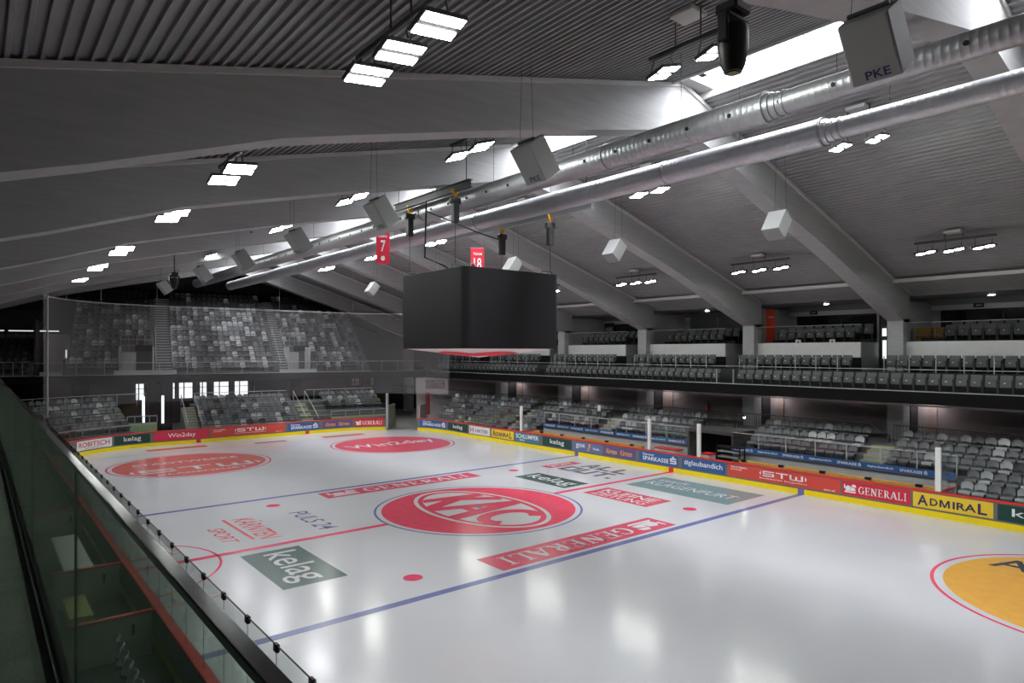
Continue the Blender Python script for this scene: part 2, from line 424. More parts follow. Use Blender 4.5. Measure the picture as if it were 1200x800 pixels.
# club circle at centre ice
cc = annulus('center_circle', 0, 0, 4.43, 4.53, M['i_blue'])
cd = disc('club_emblem', 0, 0, 4.22, M['i_kac'], z=.003)
CR, CU = (0, -1), (1, 0)                       # letters read towards the camera end, tops to the right side
def emb(x, y, z): return (CR[0] * x + CU[0] * y, CR[1] * x + CU[1] * y, z)
n = 96; vs = []; fs = []
for i in range(n):
    a = 2 * pi * i / n; vs += [emb(3.72 * cos(a), 2.16 * sin(a), .006), emb(3.92 * cos(a), 2.34 * sin(a), .006)]
for i in range(n): j = (i + 1) % n; fs.append((2 * i, 2 * j, 2 * j + 1, 2 * i + 1))
MB().add(vs, fs).build('emblem_ring', M['i_white'], cd)
FA, FB = 3.45, 1.94
MB().add([emb(FA * cos(2 * pi * i / n), FB * sin(2 * pi * i / n), .006) for i in range(n)], [tuple(range(n))]).build('emblem_field', M['i_white'], cd)
def clip_field(poly, k=1.01):
    out = []
    for x, y in poly:
        d = math.hypot(x / FA, y / FB); out.append((x, y) if d <= k else (x * k / d, y * k / d))
    return out
def strokes(lst):
    polys = []
    for x0, y0, x1, y1, t in lst:
        dx, dy = x1 - x0, y1 - y0; L = math.hypot(dx, dy); nx, ny = -dy / L * t / 2, dx / L * t / 2
        m_ = 10; a = [(x0 + dx * i / m_ + nx, y0 + dy * i / m_ + ny) for i in range(m_ + 1)]; b = [(x0 + dx * i / m_ - nx, y0 + dy * i / m_ - ny) for i in range(m_ + 1)]
        polys.append(clip_field(a + b[::-1]))
    return polys
kac = strokes([(-2.5, -1.4, -2.0, 1.6, .62), (-2.1, .05, -.75, 1.9, .6), (-1.95, .1, -1.15, -1.9, .66),
               (-.95, -1.95, .3, 1.95, .62), (.25, 1.95, .85, -1.95, .7), (-.4, -.55, .75, -.55, .42)])
for i in range(16):
    a, b = radians(48 + 264 * i / 16), radians(48 + 264 * (i + 1) / 16)
    kac.append([(2.15 + 1.12 * cos(a), 1.5 * sin(a)), (2.15 + 1.12 * cos(b), 1.5 * sin(b)), (2.15 + .55 * cos(b), .92 * sin(b)), (2.15 + .55 * cos(a), .92 * sin(a))])
kac = [clip_field(p) for p in kac]
mb = MB()
for p in kac:
    mb.add([(CR[0] * x + CU[0] * y, CR[1] * x + CU[1] * y, .009 + .0002 * kac.index(p)) for x, y in p], [tuple(range(len(p)))])
mb.build('emblem_lettering', M['i_kac'], cd)
disc('center_spot', 0, 0, .15, M['i_blue'], z=.014, n=24)

def irect(name, x0, x1, y0, y1, m): return iline(name, x0, x1, y0, y1, m, .0025)
A1 = irect('ice_advert', -10.32, -8.33, -4.6, -.6, M['i_green']); iletter(A1, T('kelag', bold=.005), (-10.05, -.95), CR, CU, 3.3, 1.45, M['i_white'])
A2 = irect('ice_advert', 5.72, 7.5, .6, 4.55, M['i_green']); iletter(A2, T('kelag', bold=.005), (5.95, 4.2), CR, CU, 3.3, 1.3, M['i_white'])
A3 = irect('ice_advert', -4.4, 4.32, -7.28, -5.83, M['i_red'])
iletter(A3, serif_poly('GENERALI'), (2.35, -6.15), (-1, 0), (0, -1), 6.2, .85, M['i_white'])
iletter(A3, LION, (4.1, -6.1), (-1, 0), (0, -1), 1.5, .95, M['i_white'], name='lion_emblem')
A4 = irect('ice_advert', -4.41, 4.45, 5.8, 7.15, M['i_red'])
iletter(A4, serif_poly('GENERALI'), (-2.3, 6.1), (1, 0), (0, 1), 6.2, .8, M['i_white'])
iletter(A4, LION, (-4.1, 6.05), (1, 0), (0, 1), 1.5, .9, M['i_white'], name='lion_emblem')
A5 = irect('ice_advert', 5.7, 7.55, -4.6, -.68, M['i_rose'])
iletter(A5, T('KLEINE', bold=.012), (6.65, -1.0), CR, CU, 3.2, .65, M['i_white']); iletter(A5, T('ZEITUNG', bold=.005), (5.9, -1.0), CR, CU, 3.2, .6, M['i_white'])
A6 = irect('ice_advert', 8.85, 11.98, -6.62, -.7, M['i_teal'])
iletter(A6, T('KLAGENFURT', bold=.005), (9.9, -1.1), CR, CU, 5.0, .8, M['i_white']); iletter(A6, T('stadt', bold=.0), (10.95, -1.1), CR, CU, 1.8, .6, M['i_white'])
A7 = irect('ice_advert', 9.0, 11.65, 5.25, 6.1, M['i_red']); iletter(A7, T('SPORT', bold=.018), (9.35, 5.45), (1, 0), (0, 1), 1.9, .5, M['i_white'])
A8 = iletter(ICE, block('ALL'), (10.75, 4.6), CR, CU, 3.4, 1.25, M['i_grey'], z=.003, name='ice_slogan')
iletter(A8, block('OUT.'), (9.2, 4.9), CR, CU, 4.0, 1.3, M['i_grey'], z=.003)
A9 = iletter(ICE, T('K\u00c4RNTEN', bold=.012, shear=.3), (-9.1, 4.6), CR, CU, 3.7, .95, M['i_scarlet'], z=.003, name='ice_slogan')
iletter(A9, T('SPORT', bold=.01, shear=.3), (-10.3, 3.6), CR, CU, 2.4, .55, M['i_scarlet'], z=.003)
MB().add([(-9.45, 4.75, .003), (-9.32, 4.75, .003), (-9.22, 1.2, .003), (-9.35, 1.2, .003)], [(0, 1, 2, 3)]).build('underline', M['i_scarlet'], A9)
iletter(ICE, T('PULS 24', bold=.005, shear=.15), (-6.9, 4.25), CR, CU, 3.4, .75, M['i_navy'], z=.003, name='ice_slogan')
for cx, cy, m, txt in ((6.9, 20.1, 'i_rose', 'w'), (-6.9, 20.1, 'i_brick', 's'), (6.9, -20.1, 'i_orange', 'a'), (-6.9, -20.1, 'i_rose', 'n')):
    annulus('faceoff_circle', cx, cy, 4.43, 4.53, M['i_line'])
    d = disc('circle_advert', cx, cy, 4.2, M[m])
    if txt == 'w': iletter(d, T('Win2day', bold=.005), (cx - 3.5, cy - .9), (1, 0), (0, 1), 7.0, 2.0, M['i_white'])
    if txt == 's':
        iletter(d, STW_MARK, (cx - 3.6, cy - 2.1), (1, 0), (0, 1), 7.2, 1.3, M['i_white'])
        iletter(d, T('STADTWERKE'), (cx - 3.0, cy + .9), (1, 0), (0, 1), 6.0, .7, M['i_white']); iletter(d, T('KLAGENFURT'), (cx - 2.4, cy - 3.1), (1, 0), (0, 1), 4.8, .45, M['i_white'])
    if txt == 'a': iletter(d, T('ADMIRAL'), (8.0, -16.6), (0, -1), (1, 0), 6.6, 1.25, M['i_dark'])
for x0, x1, y0, y1, m in ((-8.0, -4.1, 27.3, 28.3, 'i_brick'), (4.35, 7.9, 26.5, 27.5, 'i_brick'), (-1.0, 1.4, 26.6, 27.2, 'i_blue')):
    irect('ice_advert', x0, x1, y0, y1, M[m])

# ------------------------------------------------------------------ dasher boards
def boards(name, label, s0, s1, ads, marks=()):
    t = thing(name, label, 'rink boards', (*path((s0 + s1) / 2, .06), 0), 'rink dasher boards')
    mb = MB(); band(mb, s0, s1, .25, 1.0, 0, .1); mb.build('board_panel', M['board'], t)
    cuts = sorted([(c - .16, c + .16, m) for c, m in marks]); a = s0
    mb = MB()
    for c0, c1, m in cuts:
        band(mb, a, c0, 0, .25, -.015, .1); a = c1
        k = MB(); band(k, c0, c1, 0, .25, -.015, .1); k.build('line_marker', m, t)
    band(mb, a, s1, 0, .25, -.015, .1); mb.build('kick_plate', M['yellow'], t)
    mb = MB(); band(mb, s0, s1, 1.0, 1.06, -.02, .17); mb.build('cap_rail', M['capred'], t)
    for a0, a1, m, items in ads:
        k = MB(); band(k, a0, a1, .33, .95, -.008, .0, .5 if a0 < 46 else .2); p = k.build('advert_panel', m, t)
        for poly, u0, u1, z0, z1, tm in items:          # u measured along the reading direction 0..1
            vs, fs = poly; q = []
            for x, y in vs:
                s = a1 + (a0 - a1) * (u0 + (u1 - u0) * x); P = path(s, -.018); q.append((P[0], P[1], z0 + (z1 - z0) * y))
            MB().add(q, fs).build('lettering', tm, p)
    return t
W_, N_, O_ = M['t_white'], M['t_navy'], M['t_orange']
def kelag(a, b): return (a, b, M['a_green'], [(T('kelag', bold=.005), .27, .75, .44, .84, W_)])
def spark(a, b): return (a, b, M['a_blue'], [(T('SPARKASSE', bold=.012), .1, .76, .46, .7, W_), (T('K\u00e4rntner'), .1, .4, .75, .88, W_), (S_MARK, .8, .95, .46, .88, W_)])
def stw(a, b): return (a, b, M['a_stw'], [(STW_MARK, .31, .73, .6, .86, W_), (T('Stadtwerke Klagenfurt', space=1.25), .31, .73, .44, .54, W_), (T('WILLKOMMEN'), .03, .19, .8, .88, W_), (T('ZU HAUSE'), .03, .14, .68, .76, W_), (T('stw.at'), .87, .96, .38, .45, W_)])
def gen(a, b): return (a, b, M['a_red'], [(serif_poly('GENERALI'), .25, .95, .47, .8, W_), (LION, .03, .22, .46, .85, W_)])
def adm(a, b): return (a, b, M['a_yellow'], [(T('A', bold=.02), .06, .2, .42, .86, N_), (T('D', bold=.02), .225, .325, .46, .76, N_), (M_POLY, .35, .48, .46, .76, N_), (T('IRA', bold=.02), .515, .8, .46, .76, N_), (T('L', bold=.02), .82, .93, .42, .84, N_)])
def script(a, b): return (a, b, M['a_purple'], [(T('K\u00e4rnten', shear=.2), .1, .44, .48, .8, O_), (T('K\u00e4rnten', shear=.2), .54, .9, .48, .8, O_)])
adsR = [stw(13.54, 19.36), gen(10.63, 13.46), adm(7.7, 10.53), (3.0, 7.56, M['a_green'], [(T('kelag', bold=.005), .1, .5, .44, .84, W_)]),
        (19.51, 22.27, M['a_blue'], [(T('#glaubandich', bold=.005), .06, .94, .48, .84, W_)]), spark(22.5, 25.33), script(25.6, 28.23),
        (28.37, 30.9, M['a_steel'], [(T('goe', bold=.005), .1, .42, .5, .82, W_), (poly_list(R_(.0, 0, .3, .1), R_(.2, .1, .5, .5), R_(.35, .5, .8, 1)), .5, .62, .4, .88, O_), (T('Verein'), .7, .92, .55, .7, W_)]),
        kelag(31.06, 33.95), (34.3, 36.94, M['a_teal'], [(T('SCHLUMPER'), .03, .97, .58, .88, W_), (T('BAU'), .2, .4, .4, .52, W_)]),
        adm(37.14, 39.82), (40.04, 42.75, M['a_white'], [(T('H', bold=.018), .05, .22, .42, .85, M['t_grey']), (T('HIRTER', bold=.018), .3, .92, .48, .74, M['t_grey'])]),
        kelag(42.98, 45.82), spark(46.07, 49.23)]
boards('dasher_boards', 'long run of ad boards on the right side of the ice beyond the players benches', 0, OPEN[0], adsR,
       [(15.4, M['i_blue']), (23.0, M['capred']), (30.6, M['i_blue'])])
adsF = [(73.46, 76.2, M['a_white'], [(T('ROBITSCH', bold=.012), .06, .94, .52, .84, M['t_red']), (T('TRANSPORTE'), .25, .75, .38, .45, M['t_grey'])]),
        kelag(70.89, 73.29), (66.9, 70.66, M['a_pink'], [(T('Win2day', bold=.005), .25, .75, .44, .84, W_)]), stw(61.09, 66.78),
        spark(58.19, 60.88), script(55.26, 57.89), gen(52.6, 55.04)]
boards('dasher_boards', 'curved ad boards closing the far end of the rink below the grey seats', OPEN[1], 46 + 2 * QA + LX, adsF,
       [(59.23, M['capred']), (67.64, M['capred'])])
boards('dasher_boards', 'boards on the near left side of the ice under the gallery balustrade', 46 + 2 * QA + LX, 92 + 2 * QA + LX, [])
boards('dasher_boards', 'boards round the near end of the rink behind the photographer', 92 + 2 * QA + LX, PERIM, [])
SL0 = 46 + 2 * QA + LX

# glass above the boards
def shield(label, s0, s1, z1, clips=False, n=None):
    t = thing('rink_glass', label, 'glass screen', (*path((s0 + s1) / 2, .08), 1.06), 'protective glass on the boards')
    n = n or max(1, round((s1 - s0) / 1.24))
    for i in range(n):
        a = s0 + (s1 - s0) * i / n; b = s0 + (s1 - s0) * (i + 1) / n
        mb = MB(); band(mb, a + .006, b - .006, 1.06, z1, .075, .087, 1.3 if (s1 < 46 or s0 >= SL0) else .4); mb.build('glass_pane', M['glass'], t)
        if clips:
            x, y = path(b, .081); mb = MB(); mb.cbox(x - .03, x + .03, y - .06, y + .06, z1 - .09, z1 + .03, .012); mb.box(x - .004, x + .004, y - .004, y + .004, 1.06, z1 - .05); mb.build('glass_clip', M['blackplastic'], t)
    if clips:
        mb = MB(); band(mb, s0, s1, z1, z1 + .012, .072, .09, 2); mb.build('edge_trim', M['blackplastic'], t)
    return t
shield('clear glass screen at the right side boards nearest the camera', 0.5, 9.55, 2.84)
shield('short clear glass screen between the two team benches', 21.25, 24.6, 2.84)
shield('clear glass screen from the far bench round to the corner gate', 36.5, OPEN[0], 2.84)
shield('tall clear glass screen curving round the far end', OPEN[1], SL0, 3.2)
shield('glass screen with black clips on the left boards below the gallery rail', SL0, SL0 + 46, 2.78, clips=True, n=37)
# white posts at the ends of the glass
for s, lab in ((9.61, 'white glass post at the near end of the nearest bench'), (21.2, 'white glass post beside the dark passage between the benches'),
               (24.63, 'white glass post left of the dark passage beside the far bench'), (36.36, 'white glass post at the far end of the far bench')):
    x, y = path(s, .08)
    t = thing('glass_post', lab, 'post', (x, y, 1.06), 'white posts ending the glass')
    mb = MB(); mb.cbox(x - .07, x + .07, y - .11, y + .11, 1.06, 2.88, .02); mb.build('post_body', M['white'], t)
    mb = MB(); mb.cbox(x - .08, x + .09, y - .13, y + .13, 1.06, 1.09, .008); mb.build('base_plate', M['metal'], t)
# return screens towards the stand at the bench ends
for y, lab in ((-13.4, 'glass return screen with red base rail at the near bench end'), (13.45, 'glass return screen with red base rail at the far bench end')):
    t = thing('return_screen', lab, 'glass screen', (14.2, y, 0), 'bench end screens')
    mb = MB(); mb.box(13.72, 15.4, y - .04, y + .04, 0, 1.0); mb.build('panel', M['white'], t)
    mb = MB(); mb.cbox(13.72, 15.4, y - .07, y + .07, 1.0, 1.06, .01); mb.build('cap_rail', M['capred'], t)
    if y < 0:
        mb = MB(); mb.box(13.75, 14.9, y - .006, y + .006, 1.06, 2.84); mb.build('glass_pane', M['glass'], t)

# ------------------------------------------------------------------ seats
def shell(mb, prof, w, bow, t, nx=6, top=0, arch=0, mt=None):
    """curved plastic shell: prof is a list of (y,z,widthfactor); bowed across x"""
    vs = []; fs = []; n = len(prof)
    for side in (0, 1):
        for i, (y, z, wf) in enumerate(prof):
            a = prof[max(i - 1, 0)]; b = prof[min(i + 1, n - 1)]; d = Vector((0, b[0] - a[0], b[1] - a[1])).normalized()
            nrm = Vector((0, -d.z, d.y))
            for k in range(nx + 1):
                u = 2 * k / nx - 1
                p = Vector((u * w / 2 * wf, y - bow * u * u, z - top * u ** 4 * i / (n - 1) + (arch * (1 - u * u) if i == 0 else 0))) + nrm * (t * side)
                vs.append(p)
    S = n * (nx + 1)
    for i in range(n - 1):
        for k in range(nx):
            a = i * (nx + 1) + k; q = (a, a + 1, a + nx + 2, a + nx + 1)
            fs.append(q); fs.append(tuple(x + S for x in q[::-1]))
    for i in range(n - 1):
        a = i * (nx + 1); fs.append((a, a + nx + 1, a + nx + 1 + S, a + S)); b = a + nx; fs.append((b, b + S, b + nx + 1 + S, b + nx + 1))
    for k in range(nx):
        fs.append((k, k + S, k + 1 + S, k + 1)); b = (n - 1) * (nx + 1) + k; fs.append((b, b + 1, b + 1 + S, b + S))
    if mt: vs = [mt @ p for p in vs]
    mb.add(vs, fs)
def seat_parts():
    back = MB(); shell(back, [(.22, .50, .86), (.245, .60, .97), (.265, .70, 1.0), (.28, .79, .97), (.28, .835, .86)], .45, .06, .022, 8, .07, .05)
    pan = MB(); shell(pan, [(-.20, .33, .86), (-.225, .39, .93), (-.19, .435, .97), (-.1, .44, 1.0), (.05, .415, 1.0), (.2, .43, .9)], .44, 0, .022)
    br = MB(); br.box(-.16, -.12, -.02, .2, .36, .41); br.box(.12, .16, -.02, .2, .36, .41); br.box(-.16, .16, .2, .26, .30, .40); br.box(-.03, .03, .19, .26, 0, .34)
    return back, pan, br
def seat_proto(m, nm):
    t = thing('stadium_seat', nm, 'seat'); b, p, r = seat_parts()
    b.build('backrest', m, t, True); p.build('seat_pan', m, t, True); r.build('bracket', M['darkgrey'], t)
    return t
PROTO = {k: None for k in 'dml'}
SEATS = []      # (x, y, z, rot, shade, rowname, block, allow)
def vip_proto():
    t = thing('padded_seat', 'x', 'seat')
    b = MB(); b.cbox(-.25, .25, .02, .12, .34, .90, .03, Matrix.Rotation(radians(-6), 4, 'X')); b.build('backrest', M['fabric'], t)
    b = MB(); b.cbox(-.235, .235, -.12, -.02, .30, .66, .03, Matrix.Rotation(radians(-9), 4, 'X')); b.build('seat_pad', M['fabric'], t)
    for s in (-1, 1):
        b = MB(); b.cbox(s * .268 - .02, s * .268 + .02, -.2, .1, .58, .62, .008); b.box(s * .268 - .018, s * .268 + .018, -.14, -.08, 0, .6); b.build('armrest', M['darkgrey'], t)
    b = MB(); b.cbox(-.04, .04, -.185, -.178, .52, .56, .002); b.build('number_plate', M['white'], t)
    b = MB(); b.box(-.25, .25, .0, .06, .28, .33); b.build('seat_rail', M['blackplastic'], t)
    return t

FRAMES = [8.75 * k for k in range(-3, 6)]
COLS = [8.75 * k for k in range(-2, 6)]
# right lower stand
def rowX(n): return 15.25 + .8 * n
def rowZ(n): return .5 + .4 * n
ORD = ['lowest', 'second', 'third', 'fourth', 'top']
def blocked(y, n):
    for k in (-1, 1, 2):
        if abs(y - (8.75 * k - .75)) < .68: return True
    if -2.85 < y < .85: return True
    if n < 2 and -13.6 < y < 13.7: return True
    return False
for n in range(5):
    y = -17.3
    while y < 22.6:
        if not blocked(y, n): SEATS.append((rowX(n), y, rowZ(n), -pi / 2, n))
        y += .49
    # arc round the corner
    r = rowX(n) - (XR - RR); a = .25 / r
    while a < radians(24):
        SEATS.append((XR - RR + r * cos(a), 23 + r * sin(a), rowZ(n), -pi / 2 + a, n)); a += .49 / r
CAMX, CAMY, CAMZ = -17.174, -23.399, 6.821
def shade(light=.13, mid=.62):
    q = random.random(); return 'l' if q < light else ('m' if q < light + mid else 'd')
R = sorted(SEATS, key=lambda s: (s[0] - CAMX) ** 2 + (s[1] - CAMY) ** 2)
near, rest = R[:298], R[298:]
CN = {'d': 'dark grey', 'm': 'mid grey', 'l': 'pale grey'}
def block_name(y):
    if y < -9.5: return 'right of the nearest aisle'
    if y < -2: return 'behind the nearest bench'
    if y < 8.0: return 'behind the far bench'
    return 'beyond the far bench'
for x, y, z, rot, n in near:
    sh = 'd' if (n == 4 and random.random() < .55) else shade(.13, .8)
    lab = '%s plastic seat, %s row of right lower stand, %s' % (CN[sh], ORD[n], block_name(y))
    if PROTO[sh] is None: PROTO[sh] = o = seat_proto(M['seat_' + sh], lab)
    else: o = copy_tree(PROTO[sh])
    o['label'] = lab; o['group'] = '%s seats, %s row %s' % (CN[sh], ORD[n], block_name(y))
    o.location = (x, y, z); o.rotation_euler = (0, 0, rot)
# seats too many to single out: one object per shade pooled into one mesh
POOL = [(x, y, z, rot, shade(.14, .7)) for x, y, z, rot, n in rest]

# far lower stand: rows facing the ice, turned a little towards the camera side
def frame(ang, org):
    c, s = cos(radians(ang)), sin(radians(ang))
    return lambda u, v: (org[0] + u * c + v * s, org[1] - u * s + v * c)
LF = frame(6, (0, 31.7)); LA = -radians(6)
def lowfar(u0, u1, n0, n1):
    for n in range(n0, n1):
        u = u0 + .25
        while u < u1 - .2:
            x, y = LF(u, .45 + .8 * n); POOL.append((x, y, .5 + .36 * n, LA, shade(.1, .72))); u += .49
lowfar(-3.4, 4.5, 0, 6); lowfar(7.2, 12.6, 3, 6)
for n in range(1, 6):       # left corner rows on an arc
    r = RR + 1.4 + .8 * n; a = radians(10)
    while a < radians(52):
        POOL.append((XL + RR - r * sin(a), 23 + r * cos(a) + .4, .5 + .4 * n, a, shade(.08, .75))); a += .49 / r
# far upper stand
UF = frame(10, (0, 38.9)); UA = -radians(10)
UP = [(-11.6, -5.3), (-3.9, 5.0), (5.9, 13.8)]
NU = 15
def upz(n): return 5.05 + .5 * n
for b, (u0, u1) in enumerate(UP):
    for n in range(NU):
        u = u0 + .27
        while u < u1 - .2:
            skip = (b == 0 and n < 5 and u > -8.1) or (b == 2 and n < 5 and 5.9 < u < 8.2)
            if not skip:
                x, y = UF(u, 1.0 + .72 * n); POOL.append((x, y, upz(n), UA, 'd' if n > 11 and random.random() < .8 else shade((.15, .27, .2)[b], (.22, .45, .34)[b])))  # pale share per block puts the skylight on the middle seats into their colours
            u += .5
# left end of that stand
for n in range(6):
    u = -17.5
    while u < -14.2:
        x, y = UF(u, 1.0 + .72 * n); POOL.append((x, y, upz(n), UA, 'd')); u += .5
def pooled(name, label):
    b, p, r = seat_parts()
    tv = b.v + p.v; tf = b.f + [tuple(i + len(b.v) for i in f) for f in p.f]
    br = MB(); br.box(-.03, .03, .17, .26, 0, .38)
    o = len(tv); tv = tv + br.v; tf = tf + [tuple(i + o for i in f) for f in br.f]
    vs = []; fs = []; mi = []; ix = {'d': 0, 'm': 1, 'l': 2}
    for x, y, z, rot, sh in POOL:
        c, s = cos(rot), sin(rot); o = len(vs)
        vs += [(x + a * c - q * s, y + a * s + q * c, z + w) for a, q, w in tv]
        fs += [tuple(i + o for i in f) for f in tf]; mi += [ix[sh]] * len(tf)
    me = bpy.data.meshes.new(name); me.from_pydata(vs, [], fs)
    for k in 'dml': me.materials.append(M['seat_' + k])
    me.polygons.foreach_set('material_index', mi); me.polygons.foreach_set('use_smooth', [True] * len(fs)); me.set_sharp_from_angle(angle=radians(40)); me.update()
    ob = bpy.data.objects.new(name, me); COL.objects.link(ob)
    return tag(ob, label, 'seats', None, 'stuff')
pooled('stadium_seat_rows', 'remaining rows of small grey plastic seats filling the far end stands')

# ------------------------------------------------------------------ stands: structure
mb = MB(); mb.box(-27, 29, -34, 56, -.3, -.06); struct(mb.build('floor', M['concrete']))
# right lower terraces
mb = MB()
for n in range(5):
    x0 = rowX(n) - .52; x1 = rowX(n) + .28 if n < 4 else 26
    for a, b in ((-26, -13.45), (13.5, 23.0)) + (((-13.45, -2.5), (.5, 13.5)) if n >= 2 else ()):
        mb.box(x0 + .001 * n, x1, a, b, -.05, rowZ(n))
for n in range(5):
    r0 = rowX(n) - .52 - (XR - RR); r1 = (r0 + .8) if n < 4 else 17
    vs = []; fs = []; N = 8
    for i in range(N + 1):
        a = radians(25) * i / N
        for r, z in ((r0, -.05), (r1, -.05), (r1, rowZ(n)), (r0, rowZ(n))): vs.append((XR - RR + r * cos(a), 23 + r * sin(a), z))
    for i in range(N):
        for k in range(4): fs.append((4 * i + k, 4 * i + (k + 1) % 4, 4 * i + 4 + (k + 1) % 4, 4 * i + 4 + k))
    fs += [(0, 1, 2, 3), tuple(4 * N + k for k in (3, 2, 1, 0))]
    mb.add(vs, fs)
mb.box(17.9, 26, -2.5, .5, 1.95, 2.1)                       # bridge above the passage
struct(mb.build('floor_terrace_right', M['terrace']))
# aisle steps with yellowish edges
for k, lab in ((-1, 'narrow aisle stair beside the nearest seat block of the right lower stand'), (1, 'narrow aisle stair in the middle of the far bench seat block'), (2, 'narrow aisle stair near the far corner of the right lower stand')):
    y = 8.75 * k - .75
    t = thing('aisle_stair', lab, 'stairs', (17, y, 0))
    mb = MB(); me2 = MB()
    for n in range(2 if abs(y) < 13 else 0, 5):
        for h in (0, 1):
            x0 = rowX(n) - .92 + .4 * h; z = rowZ(n) - .2 + .2 * h
            mb.box(x0, x0 + .42, y - .55, y + .55, z - .2, z + .005); me2.box(x0 - .004, x0 + .05, y - .55, y + .55, z - .03, z + .012)
    mb.build('steps', M['step'], t); me2.build('nosing', M['stepedge'], t)
# team benches: front wall of the stand with the advert band, wooden rail
for y0, y1, which in ((-13.35, -2.45, 'nearest the camera'), (.55, 13.4, 'on the far side of the passage')):
    t = thing('advert_wall', 'low wall with blue advert band behind the bench ' + which, 'wall', (15.85, (y0 + y1) / 2, 0))
    mb = MB(); mb.box(15.8, 15.9, y0, y1, 0, 1.22); mb.build('wall_panel', M['greywall'], t)
    mb = MB(); mb.cbox(15.72, 15.92, y0, y1, 1.2, 1.26, .01); mb.build('ledge', M['darkgrey'], t)
    mb = MB(); mb.box(15.76, 15.80, y0, y1, 1.27, 1.56); bd = mb.build('advert_band', M['a_blue'], t)
    y = y1 - .15; i = 0
    while y > y0 + 1.1:
        mb = MB(); vs, fs = T('SPARKASSE', bold=.018) if i % 2 == 0 else T('#glaubandich')
        w = 1.15; h = .13
        mb.add([(15.756, y - u * w * (.82 if i % 2 == 0 else 1), 1.34 + v * h) for u, v in vs], fs)
        if i % 2 == 0: vs, fs = S_MARK; mb.add([(15.756, y - w * .87 - u * .13, 1.34 + v * .17) for u, v in vs], fs)
        mb.build('lettering', M['t_white'], bd); y -= 1.42; i += 1
    # steel rail above
    r = thing('stand_railing', 'light steel railing with glass behind the bench ' + which, 'railing', (15.9, (y0 + y1) / 2, 1.25))
    mb = MB(); mb.tube([(15.9, y0, 2.3), (15.9, y1, 2.3)], .025); mb.build('handrail', M['rail'], r)
    n = round((y1 - y0) / 1.55)
    for i in range(n + 1):
        yy = y0 + (y1 - y0) * i / n; mb = MB(); mb.box(15.88, 15.92, yy - .025, yy + .025, 1.26, 2.3); mb.build('post', M['rail'], r)
    mb = MB(); mb.box(15.895, 15.905, y0, y1, 1.6, 2.25); mb.build('glass_pane', M['glassc'], r)
    b = thing('bench_rail', 'orange wooden rail with black holders, bench ' + which, 'bench', (14.6, (y0 + y1) / 2, 0))
    ya, yb = (y0 + .2, y1 - 1.2) if y0 < 0 else (y0 + 2.4, y1 - .3)
    mb = MB(); mb.cbox(14.5, 14.78, ya, yb, .90, 1.045, .01); mb.build('plank', M['wood'], b)
    mb = MB(); mb.box(14.55, 14.7, ya, yb, .05, .9); mb.build('support_panel', M['greywall'], b)
    yy = ya + .8
    while yy < yb:
        mb = MB(); mb.cbox(14.47, 14.6, yy - .14, yy + .14, .98, 1.09, .01); mb.build('holder', M['blackplastic'], b); yy += 2.1
# passage between benches: dark vomitory
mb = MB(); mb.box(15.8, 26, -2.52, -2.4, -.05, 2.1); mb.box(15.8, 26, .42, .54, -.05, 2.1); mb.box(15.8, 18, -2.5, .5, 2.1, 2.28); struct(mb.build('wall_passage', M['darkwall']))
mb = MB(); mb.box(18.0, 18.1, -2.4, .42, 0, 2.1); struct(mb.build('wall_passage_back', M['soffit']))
# things by the passage
t = thing('equipment_rack', 'black open rack with grey shelves at the bench end by the dark passage', 'rack', (15.1, -2.75, 0))
for x in (14.85, 15.35):
    for y in (-3.5, -2.1): mb = MB(); mb.box(x - .03, x + .03, y - .03, y + .03, 0, 1.6); mb.build('upright', M['blackplastic'], t)
for z in (.5, 1.0, 1.3): mb = MB(); mb.cbox(14.85, 15.35, -3.47, -2.13, z, z + .08, .01); mb.build('shelf', M['step'] if z > .9 else M['darkgrey'], t)
mb = MB(); mb.box(14.82, 15.38, -3.55, -2.05, 1.56, 1.62); mb.build('top_plate', M['blackplastic'], t)
for x, y, h, lab in ((14.5, -1.75, 1.2, 'white box with red lid beside the black rack'), (14.6, 1.0, 1.15, 'white cabinet with red top behind the short glass screen')):
    t = thing('storage_box', lab, 'box', (x, y, 0)); mb = MB(); mb.cbox(x - .3, x + .3, y - (.3 if h > 1.17 else .8), y + (.3 if h > 1.17 else .8), 0, h - .08, .02); mb.build('body', M['white'], t)
    mb = MB(); mb.cbox(x - .33, x + .33, y - (.33 if h > 1.17 else .83), y + (.33 if h > 1.17 else .83), h - .08, h, .02); mb.build('lid', M['capred'], t)

# right upper balcony
mb = MB(); mb.box(18.72, 27, -26, 33.6, 4.28, 4.85); mb.box(20.2, 27, -26, 33.6, 4.85, 5.75)
for k in range(-2, 4):
    a = 8.75 * k + 1.99; b = 8.75 * (k + 1) + .4 - .0
    mb.box(22.07, 27, a + .1, b, 5.75, 7.38)
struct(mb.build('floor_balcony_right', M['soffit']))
mb = MB(); mb.box(18.62, 18.72, -26, 34.0, 4.26, 4.86); f1 = mb.build('trim_fascia_right', M['black']); struct(f1)
mb = MB(); mb.box(18.6, 18.74, -26, 34.0, 4.86, 4.9); struct(mb.build('trim_fascia_edge', M['rail']))
mb = MB(); mb.box(19.1, 19.2, -26, 34, 4.12, 4.2); struct(mb.build('trim_soffit', M['rail']))
